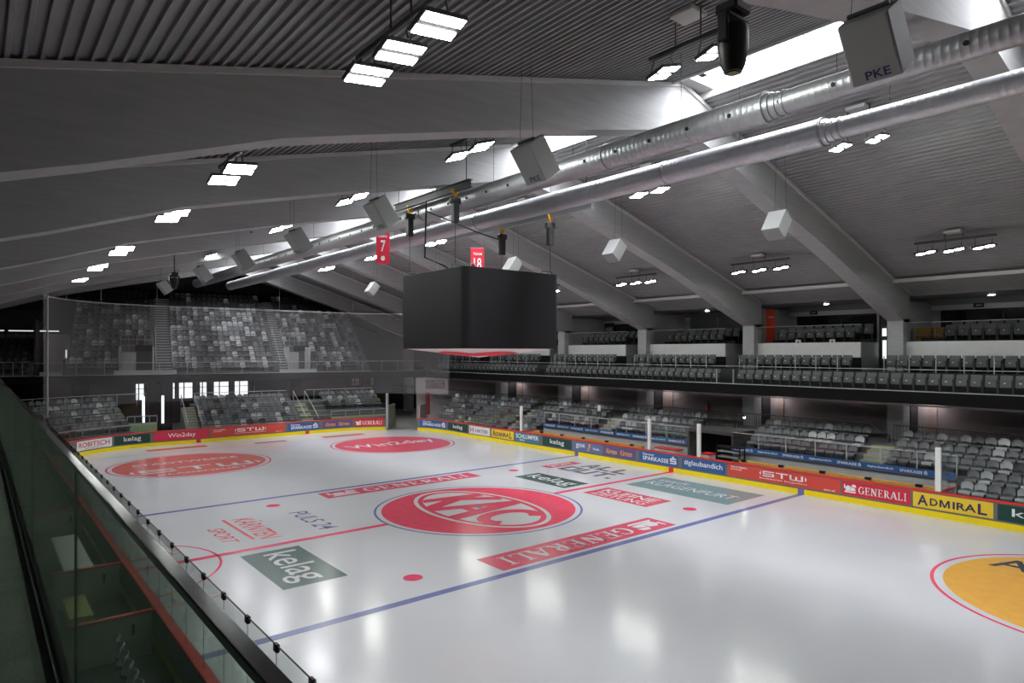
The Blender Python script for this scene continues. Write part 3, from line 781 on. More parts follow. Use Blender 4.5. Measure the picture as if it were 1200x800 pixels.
# upper seats
V = None
def vip(x, y, z, lab, grp):
    global V
    if V is None: V = o = vip_proto()
    else: o = copy_tree(V)
    o['label'] = lab; o['group'] = grp; o.location = (x, y, z); o.rotation_euler = (0, 0, -pi / 2)
y = -16.6
while y < 33.2:
    if not (-.75 < y < .75 or 16.8 < y < 18.2):
        blk = 'nearer than the glass gate' if y < 0 else ('between the glass gate and the far gap' if y < 17 else 'farthest along the balcony')
        vip(19.25, y, 4.85, 'dark padded seat in front balcony row, ' + blk, 'front balcony row, ' + blk)
    y += .583
for k in range(-2, 4):
    y = 8.75 * k + 2.25
    while y < 8.75 * (k + 1) + .3:
        if y > -17: vip(20.75, y, 5.75, 'dark padded seat in second balcony row, bay %s' % ['nearest the camera', 'left of the nearest column', 'by the glass gate', 'fourth along', 'fifth along', 'at the far end'][k + 2], 'second balcony row, bay %d' % (k + 3))
        y += .583
BAYN = ['nearest the camera', 'with the orange banner', 'with the dark blind', 'with the red poster', 'fifth along', 'at the far end']
for k in range(-2, 4):
    for r in range(2):
        y = 8.75 * k + (3.0 if not r else 2.4)
        while y < 8.75 * (k + 1) - (1.9 if k == -2 else 1.3):
            if y > -16.5: vip(22.95 + .95 * r, y, 7.38 + .22 * r, 'dark padded seat, %s row of the spectator box %s' % (('front', 'rear')[r], BAYN[k + 2]), '%s box row, bay %d' % (('front', 'rear')[r], k + 3))
            y += .6
mb = MB()
for k in range(-2, 4): mb.box(23.42, 24.6, 8.75 * k + 2.2, 8.75 * (k + 1) - .6, 7.38, 7.6)
struct(mb.build('floor_box_step', M['soffit']))
# gate and glass on the balcony front
t = thing('glass_gate', 'pale glass gate panel between front balcony seats', 'gate', (18.8, 0, 4.9))
mb = MB(); mb.cbox(18.78, 18.80, -.6, .5, 4.92, 5.72, .005); mb.build('glass_pane', M['glassc'], t)
mb = MB(); mb.box(18.76, 18.82, -.66, -.6, 4.9, 5.76); mb.box(18.76, 18.82, .5, .56, 4.9, 5.76); mb.build('gate_frame', M['rail'], t)
t = thing('front_balustrade', 'long clear balustrade along the front of the right balcony', 'railing', (18.68, 4, 4.9))
mb = MB(); mb.box(18.675, 18.685, -26, 33.6, 4.9, 5.93); mb.build('glass_pane', M['glassc'], t)
mb = MB(); mb.tube([(18.68, -26, 5.95), (18.68, 33.6, 5.95)], .018); mb.build('handrail', M['rail'], t)
t = thing('row_guard', 'row of slim pale posts in front of second balcony row', 'railing', (20.25, 4, 5.75))
y = -16
while y < 33:
    if not any(8.75 * k + .4 < y < 8.75 * k + 1.99 for k in range(-2, 4)): mb = MB(); mb.box(20.23, 20.27, y - .02, y + .02, 5.75, 6.62); mb.build('post', M['rail'], t)
    y += 1.22
mb = MB(); mb.tube([(20.25, -26, 5.9), (20.25, 33, 5.9)], .016); mb.build('bottom_rail', M['rail'], t)
mb = MB(); mb.box(20.245, 20.255, -26, 33, 5.92, 6.6); mb.build('glass_pane', M['glassc'], t)
# box parapets
for k in range(-2, 4):
    a = 8.75 * k + 1.99; b = 8.75 * (k + 1) - .4
    t = thing('box_parapet', 'white parapet with glass rail of the spectator box ' + BAYN[k + 2], 'parapet', (22, (a + b) / 2, 5.75))
    mb = MB(); mb.box(21.95, 22.08, a, b, 6.5, 7.38); mb.build('front_panel', M['parapet'], t)
    mb = MB(); mb.box(21.98, 22.06, a, b, 5.75, 6.5); mb.build('riser_panel', M['black'], t)
    mb = MB(); mb.box(22.08, 24.4, a, a + .09, 5.75, 7.38); struct(mb.build('wall_box_side', M['greywall']))
    mb = MB(); mb.box(22.0, 22.012, a, b, 7.38, 8.38); mb.build('glass_pane', M['glassc'], t)
    mb = MB(); mb.tube([(22.005, a, 8.4), (22.005, b, 8.4)], .02); mb.build('handrail', M['rail'], t)
# back wall, partitions and windows of the boxes
mb = MB(); mb.box(27, 27.2, -26, 56, -.06, 9.8); struct(mb.build('wall_right', M['greywall']))
mb = MB()
for c in COLS[1:6]: mb.box(22.4, 27, c + .05, c + .25, 5.75, 9.7); mb.box(24.4, 27, c + 1.99, c + 2.1, 5.75, 9.7)
mb.box(22.4, 27, 33.5, 33.7, 4.85, 9.7)
struct(mb.build('wall_partition', M['greywall']))
for i, k in enumerate((-2, -1, 0, 1, 2)):
    y0, y1 = 8.75 * k + 2.3, 8.75 * (k + 1) - .5
    if k == 1: y0 = y0
    t = thing('window_%d' % (i + 1), None, None, (26.95, (y0 + y1) / 2, 8.2)); t['kind'] = 'structure'
    mb = MB(); mb.box(26.93, 26.98, y0, y1, 7.4, 9.2); mb.build('pane', M['darkglass'], t)
    mb = MB()
    for yy in (y0, (y0 + y1) / 2, y1): mb.box(26.88, 26.95, yy - .05, yy + .05, 7.4, 9.25)
    mb.box(26.88, 26.95, y0, y1, 9.15, 9.25); mb.build('window_frame', M['blackplastic'], t)
mb = MB(); mb.box(26.85, 27, -26, 33.5, 9.26, 9.56); struct(mb.build('trim_window_band', M['parapet']))
# passage doors with bright glass, one per bay gap
for i, c in enumerate(COLS[1:4]):
    t = thing('door_%d' % (i + 1), None, None, (24.5, c + 1.2, 5.75)); t['kind'] = 'structure'
    mb = MB(); mb.box(24.5, 24.6, c + .42, c + 1.98, 5.75, 9.0); mb.build('door_frame', M['blackplastic'], t)
    mb = MB(); mb.cbox(24.42, 24.5, c + .9, c + 1.92, 5.78, 8.4, .01); d = mb.build('door_leaf', M['darkgrey'], t)
    if i == 0:
        mb = MB(); mb.box(24.40, 24.43, c + 1.58, c + 1.78, 6.42, 7.5); mb.build('lit_pane', M['win'], d)
        mb = MB(); mb.box(24.40, 24.43, c + 1.58, c + 1.8, 7.75, 8.2); mb.build('lit_pane', M['win'], d)
    mb = MB(); mb.tube([(24.38, c + 1.05, 6.7), (24.38, c + 1.05, 7.1)], .02); mb.build('door_handle', M['metal'], t)
# things in the boxes
t = thing('roll_up_banner', 'tall orange roll-up banner at the left end of the spectator box', 'banner', (23.5, -.4, 7.38))
mb = MB(); mb.cbox(23.4, 23.6, -.72, -.08, 7.38, 7.46, .01); mb.build('base', M['darkgrey'], t)
mb = MB(); mb.box(23.49, 23.51, -.7, -.1, 7.46, 9.6); p = mb.build('banner_sheet', M['orangered'], t)
mb = MB(); vs, fs = STW_MARK; mb.add([(23.486, -.18 - u * .44, 9.05 + v * .1) for u, v in vs], fs); mb.build('lettering', M['t_white'], p)
for i, (y, lab) in enumerate(((-9.35, 'stack of wooden crates nearest column in the near box'), (-10.15, 'narrow wooden crate stack beside the near box seats'))):
    t = thing('crate_stack', lab, 'crate', (24, y, 7.38))
    for j in range(2):
        mb = MB(); w = .38 if i == 0 else .2
        for q in range(3): mb.box(23.7, 24.2, y - w, y + w, 7.38 + j * .42 + q * .13, 7.38 + j * .42 + q * .13 + .11)
        mb.box(23.72, 24.18, y - w + .02, y + w - .02, 7.38 + j * .42, 7.38 + j * .42 + .36); mb.build('crate', M['crate'], t)
for y, c1, lab, tx in ((18.6, 'a_red', 'red poster on the back wall of a spectator box', 'KAC'), (16.9, 't_dark', 'dark poster right of the red poster on the box back wall', 'HOCKEY')):
    t = thing('poster', lab, 'poster', (26.85, y, 8.6)); mb = MB(); mb.cbox(26.82, 26.86, y - .58, y + .58, 8.45, 9.4, .004); p = mb.build('sheet', M[c1], t)
    vs, fs = T(tx, bold=.018); mb = MB(); mb.add([(26.815, y + .4 - u * .8, 8.7 + v * .3) for u, v in vs], fs); mb.build('lettering', M['t_white'], p)
t = thing('window_blind', 'large dark lowered blind above the box with wooden cabinets', 'blind', (24, 4.3, 8.4))
mb = MB(); mb.cbox(24.47, 24.53, 2.1, 6.6, 8.3, 9.72, .01); mb.build('blind_sheet', M['t_dark'], t)
mb = MB(); mb.tube([(24.45, 4.2, 8.5), (24.45, 4.2, 9.3)], .012); mb.build('pull_cord', M['rail'], t)
for y, lab in ((-3.1, 'small white notice on the white box parapet, left one'), (-5.17, 'small white notice on the white box parapet, right one')):
    t = thing('paper_notice', lab, 'sign', (21.94, y, 7.3)); mb = MB(); mb.cbox(21.925, 21.955, y - .16, y + .16, 7.3, 7.56, .003); p = mb.build('sheet', M['white'], t)
    mb = MB(); mb.box(21.92, 21.925, y - .06, y + .06, 7.36, 7.5); mb.build('print_mark', M['t_grey'], p)
for y, lab in ((-1.65, 'green exit sign above the box with the orange banner'), (-11.1, 'green exit sign above the near box windows')):
    t = thing('exit_sign', lab, 'sign', (26.8, y, 9.45)); mb = MB(); mb.cbox(26.78, 26.9, y - .25, y + .25, 9.34, 9.58, .01); p = mb.build('case', M['exit'], t)
    mb = MB(); mb.add([(26.775, y + .15, 9.46), (26.775, y + .02, 9.52), (26.775, y + .02, 9.40)], [(0, 1, 2)]); mb.box(26.772, 26.776, y - .18, y + .02, 9.44, 9.48); mb.build('arrow', M['t_white'], p)
for y in (-10.9, -13.4): pass

for k in range(-2, 4):
    c = 8.75 * k + 5.2
    t = thing('ceiling_lamp', 'small round ceiling lamp above the spectator box ' + BAYN[k + 2], 'lamp', (24.6, c, 9.9))
    mb = MB(); mb.lathe([(.16, 9.84), (.2, 9.86), (.2, 9.9)], 16, (24.6, c, 0)); mb.build('lamp_case', M['rail'], t)
    mb = MB(); mb.lathe([(.15, 9.832), (.15, 9.84)], 16, (24.6, c, 0)); mb.build('lamp_lens', M['down'], t)
# lower concourse behind the right stand
mb = MB(); mb.box(23.4, 23.55, -26, 40, 0, 4.25); struct(mb.build('wall_concourse', M['pinkwall']))
mb = MB()
for k in range(-2, 5):
    c = 8.75 * k; mb.box(22.42, 23.4, c - .45, c + .6, 2.1, 4.25)
struct(mb.build('wall_recess_dark', M['soffit']))  # boxes of dark colour imitate the dark recess beside each column
mb = MB()
for k in range(-2, 5): mb.box(23.34, 23.4, 8.75 * k - 1.4, 8.75 * k - 1.0, 2.1, 4.25)
struct(mb.build('trim_pilaster', mat('beige_pilaster', rgb(168, 150, 142), rough=.8)))
for k in range(-2, 5):
    c = 8.75 * k
    nm = ['behind the right edge', 'by the nearest column', 'by the second column', 'by the third column', 'by the fourth column', 'by the fifth column', 'at the far corner'][k + 2]
    t = thing('walkway_railing', 'black barred railing behind the lower right seats ' + nm, 'railing', (19.6, c + 4.3, 2.1))
    mb = MB(); mb.tube([(19.6, c + .6, 3.05), (19.6, c + 8.1, 3.05)], .025); mb.build('handrail', M['darkrail'], t)
    mb = MB(); mb.tube([(19.6, c + .6, 2.25), (19.6, c + 8.1, 2.25)], .018)
    yy = c + .6
    while yy < c + 8.15: mb.box(19.59, 19.61, yy - .008, yy + .008, 2.1, 3.05); yy += .15
    o = mb.build('bars', M['darkrail'], t)
    mb = MB(); mb.tube([(19.6, c + .6, 3.05), (19.75, c - .4, 2.45)], .025); mb.tube([(19.75, c - .4, 2.45), (19.75, c - .4, 2.1)], .025); mb.build('stair_rail', M['darkrail'], t)
    t = thing('wall_lamp', 'small wall lamp washing the plaster under the balcony ' + nm, 'lamp', (22.9, c - 1.05, 4.1))
    mb = MB(); mb.cbox(22.75, 23.15, c - 1.6, c - .55, 4.18, 4.27, .01); mb.build('lamp_case', M['rail'], t)
    mb = MB(); mb.box(22.8, 23.1, c - 1.55, c - .6, 4.168, 4.178); mb.build('lamp_lens', M['wash'], t)

t = thing('aisle_number_sign', 'small white number one sign above the seats beyond the bench rail', 'sign', (18, 9.8, 2.1))
mb = MB(); mb.tube([(18, 9.8, 2.05), (18, 9.8, 2.45)], .02, 6); mb.build('post', M['rail'], t)
vs, fs = T('1', bold=.02); mb = MB(); vv = [(17.98, 9.92 - u * .24, 2.45 + v * .5) for u, v in vs]; mb.add(vv, fs)
mb.add([(18.02, y, z) for x, y, z in vv], [f[::-1] for f in fs]); mb.box(17.99, 18.01, 9.72, 9.88, 2.42, 2.6); mb.build('numeral', M['white'], t)
t = thing('fire_extinguisher', 'red fire extinguisher on the concourse wall behind the middle seats', 'extinguisher', (23.2, 4.2, 2.6))
mb = MB(); mb.lathe([(.03, 2.5), (.1, 2.53), (.1, 3.0), (.05, 3.08), (.03, 3.12)], 14, (23.25, 4.2, 0)); mb.build('cylinder', M['capred'], t, True)
mb = MB(); mb.cbox(23.2, 23.3, 4.14, 4.26, 3.1, 3.18, .01); mb.tube([(23.25, 4.1, 3.1), (23.2, 4.06, 2.9), (23.2, 4.08, 2.65)], .015, 6); mb.build('valve', M['blackplastic'], t)
mb = MB(); mb.box(23.24, 23.4, 4.15, 4.25, 2.7, 2.8); mb.build('wall_bracket', M['rail'], t)
t = thing('gooseneck_lamp', 'curved black lamp with bright bulb above the dark passage', 'lamp', (19.0, -.6, 2.1))
mb = MB(); mb.tube([(19, -.6, 2.1), (19, -.62, 2.7), (19, -.75, 2.95), (19, -1.0, 3.02), (19, -1.2, 2.98)], .03, 8); mb.build('neck', M['blackplastic'], t)
mb = MB(); mb.lathe([(.02, 2.98), (.09, 2.93), (.1, 2.88)], 12, (19, -1.25, 0)); mb.build('lamp_shade', M['blackplastic'], t)
mb = MB(); mb.lathe([(.02, 2.8), (.06, 2.83), (.06, 2.87)], 12, (19, -1.25, 0)); mb.build('bulb', M['lamp'], t, True)
# ------------------------------------------------------------------ far stands
def fbox(mb, fr, u0, u1, v0, v1, z0, z1):
    p = [fr(u0, v0), fr(u1, v0), fr(u1, v1), fr(u0, v1)]
    mb.add([(x, y, z0) for x, y in p] + [(x, y, z1) for x, y in p], [(0, 3, 2, 1), (4, 5, 6, 7), (0, 1, 5, 4), (1, 2, 6, 5), (2, 3, 7, 6), (3, 0, 4, 7)])
# lower far terraces
mb = MB()
for n in range(6):
    v1 = .8 * n + .75 if n < 5 else 7.0
    for u0, u1 in ((-3.4, 4.5), (7.2, 12.7)): fbox(mb, LF, u0, u1, -.1 + .8 * n, v1, -.05, .5 + .36 * n)
    fbox(mb, LF, 4.5, 7.2, -.1 + .8 * n + (1.2 if n < 2 else 0), v1, -.05, .5 + .36 * n - .02)
for n in range(6):
    r0 = RR + .9 + .8 * n; r1 = r0 + .8 if n < 5 else 18
    vs = []; fs = []; N = 12
    for i in range(N + 1):
        a = radians(8) + radians(48) * i / N
        for r, z in ((r0, -.05), (r1, -.05), (r1, .5 + .4 * n), (r0, .5 + .4 * n)): vs.append((XL + RR - r * sin(a), 23.4 + r * cos(a), z))
    for i in range(N):
        for k in range(4): fs.append((4 * i + k, 4 * i + (k + 1) % 4, 4 * i + 4 + (k + 1) % 4, 4 * i + 4 + k))
    fs += [(0, 1, 2, 3), tuple(4 * N + k for k in (3, 2, 1, 0))]
    mb.add(vs, fs)
struct(mb.build('floor_terrace_far', M['terrace']))
for u, lab in ((-3.9, 'stair with pale rails left of the middle far lower seats'), (5.2, 'stair with pale rails right of the middle far lower seats')):
    x, y = LF(u, 2.5); t = thing('stand_stair', lab, 'stairs', (x, y, 0), None)
    mb = MB(); me2 = MB()
    for n in range(11):
        fbox(mb, LF, u - .5, u + .5, -.3 + .4 * n, .1 + .4 * n + .3, -.03, .3 + .19 * n); fbox(me2, LF, u - .5, u + .5, -.31 + .4 * n, -.25 + .4 * n, .27 + .19 * n, .31 + .19 * n)
    mb.build('steps', M['step'], t); me2.build('nosing', M['stepedge'], t)
    for du in (-.5, .5):
        mb = MB(); a = LF(u + du, -.2); b = LF(u + du, 4.0); mb.tube([(a[0], a[1], .4), (a[0], a[1], 1.3), (b[0], b[1], 3.3), (b[0], b[1], 2.4)], .03); mb.build('handrail', M['rail'], t)
gp = mat('pale_green_panel', rgb(150, 168, 128), rough=.6)
for u0, u1, v, z1, lab in ((-8.4, -6.4, 1.2, 1.9, 'pale green barrier panel left of the dark pillar in the far stand'), (7.3, 12.6, 1.4, 1.55, 'long pale green barrier panel below the far right lower seats')):
    x, y = LF((u0 + u1) / 2, v); t = thing('barrier_panel', lab, 'barrier', (x, y, 0))
    mb = MB(); fbox(mb, LF, u0, u1, v - .1, v, 0, z1 - .5); mb.build('panel', gp, t)
    mb = MB(); mb.tube([(*LF(u0, v - .05), z1), (*LF(u1, v - .05), z1)], .03)
    for k in range(5): q = LF(u0 + (u1 - u0) * k / 4, v - .05); mb.tube([(*q, z1 - .5), (*q, z1)], .025, 6)
    mb.build('rail_frame', M['rail'], t)
# rail along the top of the far lower stand
def railing(name, label, pts, h, m, spacing=1.5, glass_m=None, r=.025):
    t = thing(name, label, 'railing', pts[len(pts) // 2])
    mb = MB(); mb.tube([(x, y, z + h) for x, y, z in pts], r); mb.build('handrail', m, t)
    for a, b in zip(pts[:-1], pts[1:]):
        L = math.dist(a, b); n = max(1, round(L / spacing))
        for i in range(n):
            p = [a[j] + (b[j] - a[j]) * (i + .5) / n for j in range(3)]
            mb = MB(); mb.tube([p, (p[0], p[1], p[2] + h)], .02, 6); mb.build('post', m, t)
        if glass_m:
            mb = MB(); d = Vector((b[0] - a[0], b[1] - a[1], 0)).normalized(); q = Vector((-d.y, d.x, 0)) * .006
            A, B = Vector(a), Vector(b)
            mb.add([A + q + Vector((0, 0, .1)), B + q + Vector((0, 0, .1)), B - q + Vector((0, 0, .1)), A - q + Vector((0, 0, .1)),
                    A + q + Vector((0, 0, h - .05)), B + q + Vector((0, 0, h - .05)), B - q + Vector((0, 0, h - .05)), A - q + Vector((0, 0, h - .05))],
                   [(0, 3, 2, 1), (4, 5, 6, 7), (0, 1, 5, 4), (1, 2, 6, 5), (2, 3, 7, 6), (3, 0, 4, 7)]); mb.build('glass_pane', glass_m, t)
    return t
arc = [(XL + RR - 13.3 * sin(radians(a)), 23.4 + 13.3 * cos(radians(a)), 2.5) for a in (50, 40, 30, 20, 10, -2)]
railing('stand_railing', 'pale rail along the top of the far left corner seats', arc, .95, M['rail'])
railing('stand_railing', 'pale rail along the top of the middle far lower seats', [(*LF(u, 5.2), 2.3) for u in (-3.3, 0, 4.4)], 1.0, M['rail'])
railing('stand_railing', 'pale rail along the top of the far lower seats right of the stair', [(*LF(u, 5.2), 2.3) for u in (6.2, 9, 12.6)], 1.0, M['rail'])
arc = [(XL + RR - 9.0 * sin(radians(a)), 23.4 + 9.0 * cos(radians(a)), .3 + .0) for a in (48, 36, 24, 12, -2)]
railing('stand_railing', 'low grey rail in front of the far left corner seats', arc, 1.1, M['rail'])
# back of the far lower stand with lit windows
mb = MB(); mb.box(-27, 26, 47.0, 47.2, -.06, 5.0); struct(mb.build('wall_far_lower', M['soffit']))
WN = [(-5.5, -4.75), (-4.0, -2.9), (-2.5, -2.1), (-1.8, -.5), (.1, .8), (1.4, 2.9), (3.4, 4.8), (5.2, 5.5), (16.3, 17.3), (18.2, 19.2)]
for i, (a, b) in enumerate(WN):
    t = thing('window_%d' % (10 + i), None, None, ((a + b) / 2, 46.9, 2.3)); t['kind'] = 'structure'
    mb = MB(); mb.box(a, b, 46.94, 46.98, 2.3 if i < 8 else 3.0, 3.8); mb.build('pane', M['win'] if i < 7 else M['pinkwall'], t)
    mb = MB()
    for x in (a, a + (b - a) * .38, b): mb.box(x - .05, x + .05, 46.86, 46.95, 2.3 if i < 8 else 3.0, 3.85)
    mb.box(a, b, 46.86, 46.95, 3.8, 3.86); mb.box(a, b, 46.88, 46.95, 3.3, 3.36); mb.build('window_frame', M['blackplastic'], t)
mb = MB()
for x in (-10.5, -4.4, 7, 14.5): mb.box(x - .5, x + .5, 39.5, 40.3, -.05, 4.3)
struct(mb.build('column_far', M['black']))
t = thing('dark_tower', 'dark pillar between two bright slots under the far left stand', 'pillar', (-5.7, 37.4, 0))
mb = MB(); mb.cbox(-6.15, -5.25, 37.0, 37.8, 0, 4.2, .02); mb.build('shaft', M['black'], t)
for x in (-6.5, -5.08): mb = MB(); mb.box(x - .09, x + .09, 37.3, 37.4, .9, 3.2); mb.build('bright_slot', M['win'], t)
# upper far slab, terraces, fascia
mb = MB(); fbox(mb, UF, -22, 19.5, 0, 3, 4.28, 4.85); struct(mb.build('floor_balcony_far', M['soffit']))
mb = MB(); fbox(mb, UF, -22, 19.4, -.1, 0, 4.22, 4.87); struct(mb.build('trim_fascia_far', M['black']))
mb = MB(); fbox(mb, UF, -22, 19.3, -.12, .02, 4.87, 4.91); struct(mb.build('trim_fascia_far_edge', M['rail']))
mb = MB()
for n in range(NU):
    for u0, u1 in ((-11.7, -8.1), (-8.1, -5.2), (-3.9, 5.1), (5.9, 8.2), (8.2, 13.9)):
        if u0 in (-8.1, 5.9) and n < 5: continue
        fbox(mb, UF, u0, u1, .55 + .72 * n, 1.27 + .72 * n if n < NU - 1 else 13.2, upz(n) - (1.0 if n else .3), upz(n))
for n in range(6): fbox(mb, UF, -18.0, -14.0, .55 + .72 * n, 1.27 + .72 * n if n < 5 else 9, upz(n) - (1.0 if n else .3), upz(n))
struct(mb.build('floor_terrace_upper_far', M['terrace']))
for u0, u1, lab in ((-5.2, -3.9, 'long pale stair rising left of the middle block of the far upper stand'), (5.1, 5.9, 'narrow pale stair rising right of the middle block of the far upper stand')):
    x, y = UF((u0 + u1) / 2, 4); t = thing('stand_stair', lab, 'stairs', (x, y, 4.85)); mb = MB()
    for n in range(2 * NU): fbox(mb, UF, u0, u1, .35 + .36 * n, .75 + .36 * n if n < 2 * NU - 1 else 13, 4.9 + .25 * n - .5, 4.9 + .25 * n)
    mb.build('steps', M['step'], t); mb = MB()
    for n in range(2 * NU): fbox(mb, UF, u0, u1, .342 + .36 * n, .35 + .36 * n, 4.9 + .25 * n - .25, 4.9 + .25 * n - .1)
    mb.build('riser_strip', M['darkgrey'], t)  # dark strip across each riser, bringing out the step lines
    for u in (u0 + .02, u1 - .02):
        a = UF(u, .5); b = UF(u, 5.2); mb = MB(); mb.tube([(*a, 5.0), (*a, 5.95), (*b, 9.2), (*b, 8.3)], .025); mb.build('handrail', M['rail'], t)
# vomitories
for u0, u1, lab in ((-8.0, -5.3, 'doorway with side walls in the left block of the far upper stand'), (6.0, 8.1, 'doorway with side walls in the right block of the far upper stand')):
    x, y = UF((u0 + u1) / 2, 2.5); t = thing('stand_doorway', lab, 'doorway', (x, y, 4.85))
    dm = (u0 + u1) / 2 + .55
    mb = MB(); fbox(mb, UF, u0, u0 + .14, 1.6, 4.2, 4.85, 7.3); fbox(mb, UF, u1 - .14, u1, 1.6, 4.2, 4.85, 7.3); mb.build('side_wall', M['greywall'], t)
    mb = MB(); fbox(mb, UF, u0, dm - .6, 1.6, 1.75, 4.85, 6.8); mb.build('front_panel', M['step'], t)
    mb = MB(); fbox(mb, UF, dm - .55, dm + .55, 3.6, 3.7, 4.85, 7.0); mb.build('door_leaf', M['darkwall'], t)
    mb = MB(); fbox(mb, UF, dm - .7, dm + .7, 3.4, 3.6, 6.9, 7.45); mb.build('lintel', M['black'], t)
    mb = MB(); a = UF(u0, 1.55); b = UF(u1, 1.55)
    for z in (7.4, 7.9, 8.3): mb.tube([(*UF(u0 + .1, 4.0), z), (*UF(u1 - .1, 4.0), z)], .02, 6)
    for k in range(5): q = UF(u0 + .1 + (u1 - u0 - .2) * k / 4, 4.0); mb.tube([(*q, 7.0), (*q, 8.3)], .02, 6)
    mb.build('guard_rail', M['rail'], t)
railing('stand_railing', 'glass front railing of the far upper stand', [(*UF(u, .15), 4.9) for u in (-13.8, -8, -3.9, 5, 14, 19)], 1.0, M['rail'], 2.0, M['glassc'])
railing('stand_railing', 'barred front railing at the left end of the far upper stand', [(*UF(u, .15), 4.9) for u in (-19, -14.2)], 1.1, M['rail'], .6)
mb = MB(); fbox(mb, UF, -13.4, -11.9, .2, .5, 4.87, 5.2); fbox(mb, UF, -8.3, -3.6, .2, .34, 4.87, 5.25); fbox(mb, UF, 5.0, 8.4, .2, .34, 4.87, 5.2); struct(mb.build('trim_ledge', M['greywall']))
mb = MB(); fbox(mb, UF, -11.85, -11.7, .5, 11.5, 4.87, 6.2); fbox(mb, UF, -14.0, -13.85, 2.0, 8, 4.87, 9.5); struct(mb.build('wall_stand_side', M['darkwall']))
t = thing('lit_panel', 'small lit panel in the entrance left of the far upper seats', 'light', (*UF(-12.1, 5), 5.0)); mb = MB(); fbox(mb, UF, -12.08, -11.98, 5.0, 5.05, 6.3, 7.0); mb.build('tube_body', M['tube'], t)
mb = MB(); fbox(mb, UF, -13.8, -11.9, 6.5, 6.65, 4.87, 8.4); struct(mb.build('wall_stand_entrance', M['pinkwall']))
mb = MB(); fbox(mb, UF, -22, -13.9, 7.5, 7.7, 4.87, 10.5); struct(mb.build('wall_left_far', M['darkwall']))
for u, lab in ((-18.2, 'far left thin ceiling light tube above the dark side seats'), (-14.4, 'thin ceiling light tube beside the net edge')):
    a = UF(u - 1.6, 4.5); b = UF(u + 1.9, 4.5); t = thing('tube_light', lab, 'light', (*a, 8.6)); mb = MB(); mb.tube([(*a, 8.6), (*b, 8.6)], .05); mb.build('tube_body', M['tube'], t)
    for q in (a, b): mb = MB(); mb.tube([(*q, 8.6), (*q, 10.3)], .012, 5); mb.build('hanger', M['darkrail'], t)

# ------------------------------------------------------------------ corner gate tunnel
GA = [(46 + 0) and (s - 46) / RR for s in OPEN]
t = thing('gate_post', 'pale upright post at the left side of the open corner gate', 'post', (*path(OPEN[1] - .11, .08), 0))
x, y = path(OPEN[1] - .11, .08); mb = MB(); mb.cbox(x - .09, x + .09, y - .09, y + .09, 0, 3.2, .02); mb.build('post_body', M['rail'], t)
mb = MB(); mb.cbox(x - .12, x + .12, y - .12, y + .12, 0, .1, .01); mb.build('base_plate', M['metal'], t)
def wallseg(mb, p, q, z0, z1, th=.15):
    d = Vector((q[0] - p[0], q[1] - p[1], 0)).normalized(); n = Vector((-d.y, d.x, 0)) * th / 2
    P, Q = Vector((*p, 0)), Vector((*q, 0)); a = [P + n, Q + n, Q - n, P - n]
    mb.add([(v.x, v.y, z0) for v in a] + [(v.x, v.y, z1) for v in a], [(0, 1, 2, 3), (7, 6, 5, 4), (0, 4, 5, 1), (1, 5, 6, 2), (2, 6, 7, 3), (3, 7, 4, 0)])
dmid = radians(42); ox, oy = cos(dmid), sin(dmid)
pl = path(OPEN[1], .25); pr_ = path(OPEN[0], .25)
mb = MB(); wallseg(mb, pl, (pl[0] + ox * 2.2, pl[1] + oy * 2.2), 0, 2.1); struct(mb.build('wall_tunnel_left', mat('tunnel_wall', rgb(120, 128, 108), rough=.7)))
mb = MB(); wallseg(mb, pr_, (pr_[0] + ox * 2.2, pr_[1] + oy * 2.2), 0, 2.2); wallseg(mb, (pl[0] + ox * 9, pl[1] + oy * 9), (pl[0] + ox * 9 + 9, pl[1] + oy * 9 - 9), 0, 4.2); struct(mb.build('wall_tunnel_right', M['pinkwall']))
t = thing('red_banner', 'narrow dark red banner standing beside the corner gate', 'banner', (pr_[0] + ox * 1.4, pr_[1] + oy * 1.4 - .3, 0))
x, y = pr_[0] + ox * 1.0 + .25, pr_[1] + oy * 1.0 - .5
mb = MB(); mb.cbox(x - .22, x + .22, y - .02, y + .02, 1.3, 3.2, .005); mb.build('banner_sheet', mat('maroon', rgb(120, 52, 58), rough=.7), t)
mb = MB(); mb.tube([(x, y + .05, 0), (x, y + .05, 3.25)], .025); mb.build('pole', M['darkrail'], t)
t = thing('wall_poster', 'white framed picture panel on the wall above the corner gate seats', 'poster', (18.2, 32, 3.4))
mb = MB(); wallseg(mb, (16.7, 33.3), (18.9, 31.0), 2.7, 4.2, .05); mb.build('panel', M['pinkwall'], t)
mb = MB(); wallseg(mb, (17.35, 32.55), (18.7, 31.15), 3.2, 4.1, .08); mb.build('picture', mat('picture', rgb(110, 92, 92), rough=.6, noise=.5, nscale=4), t)

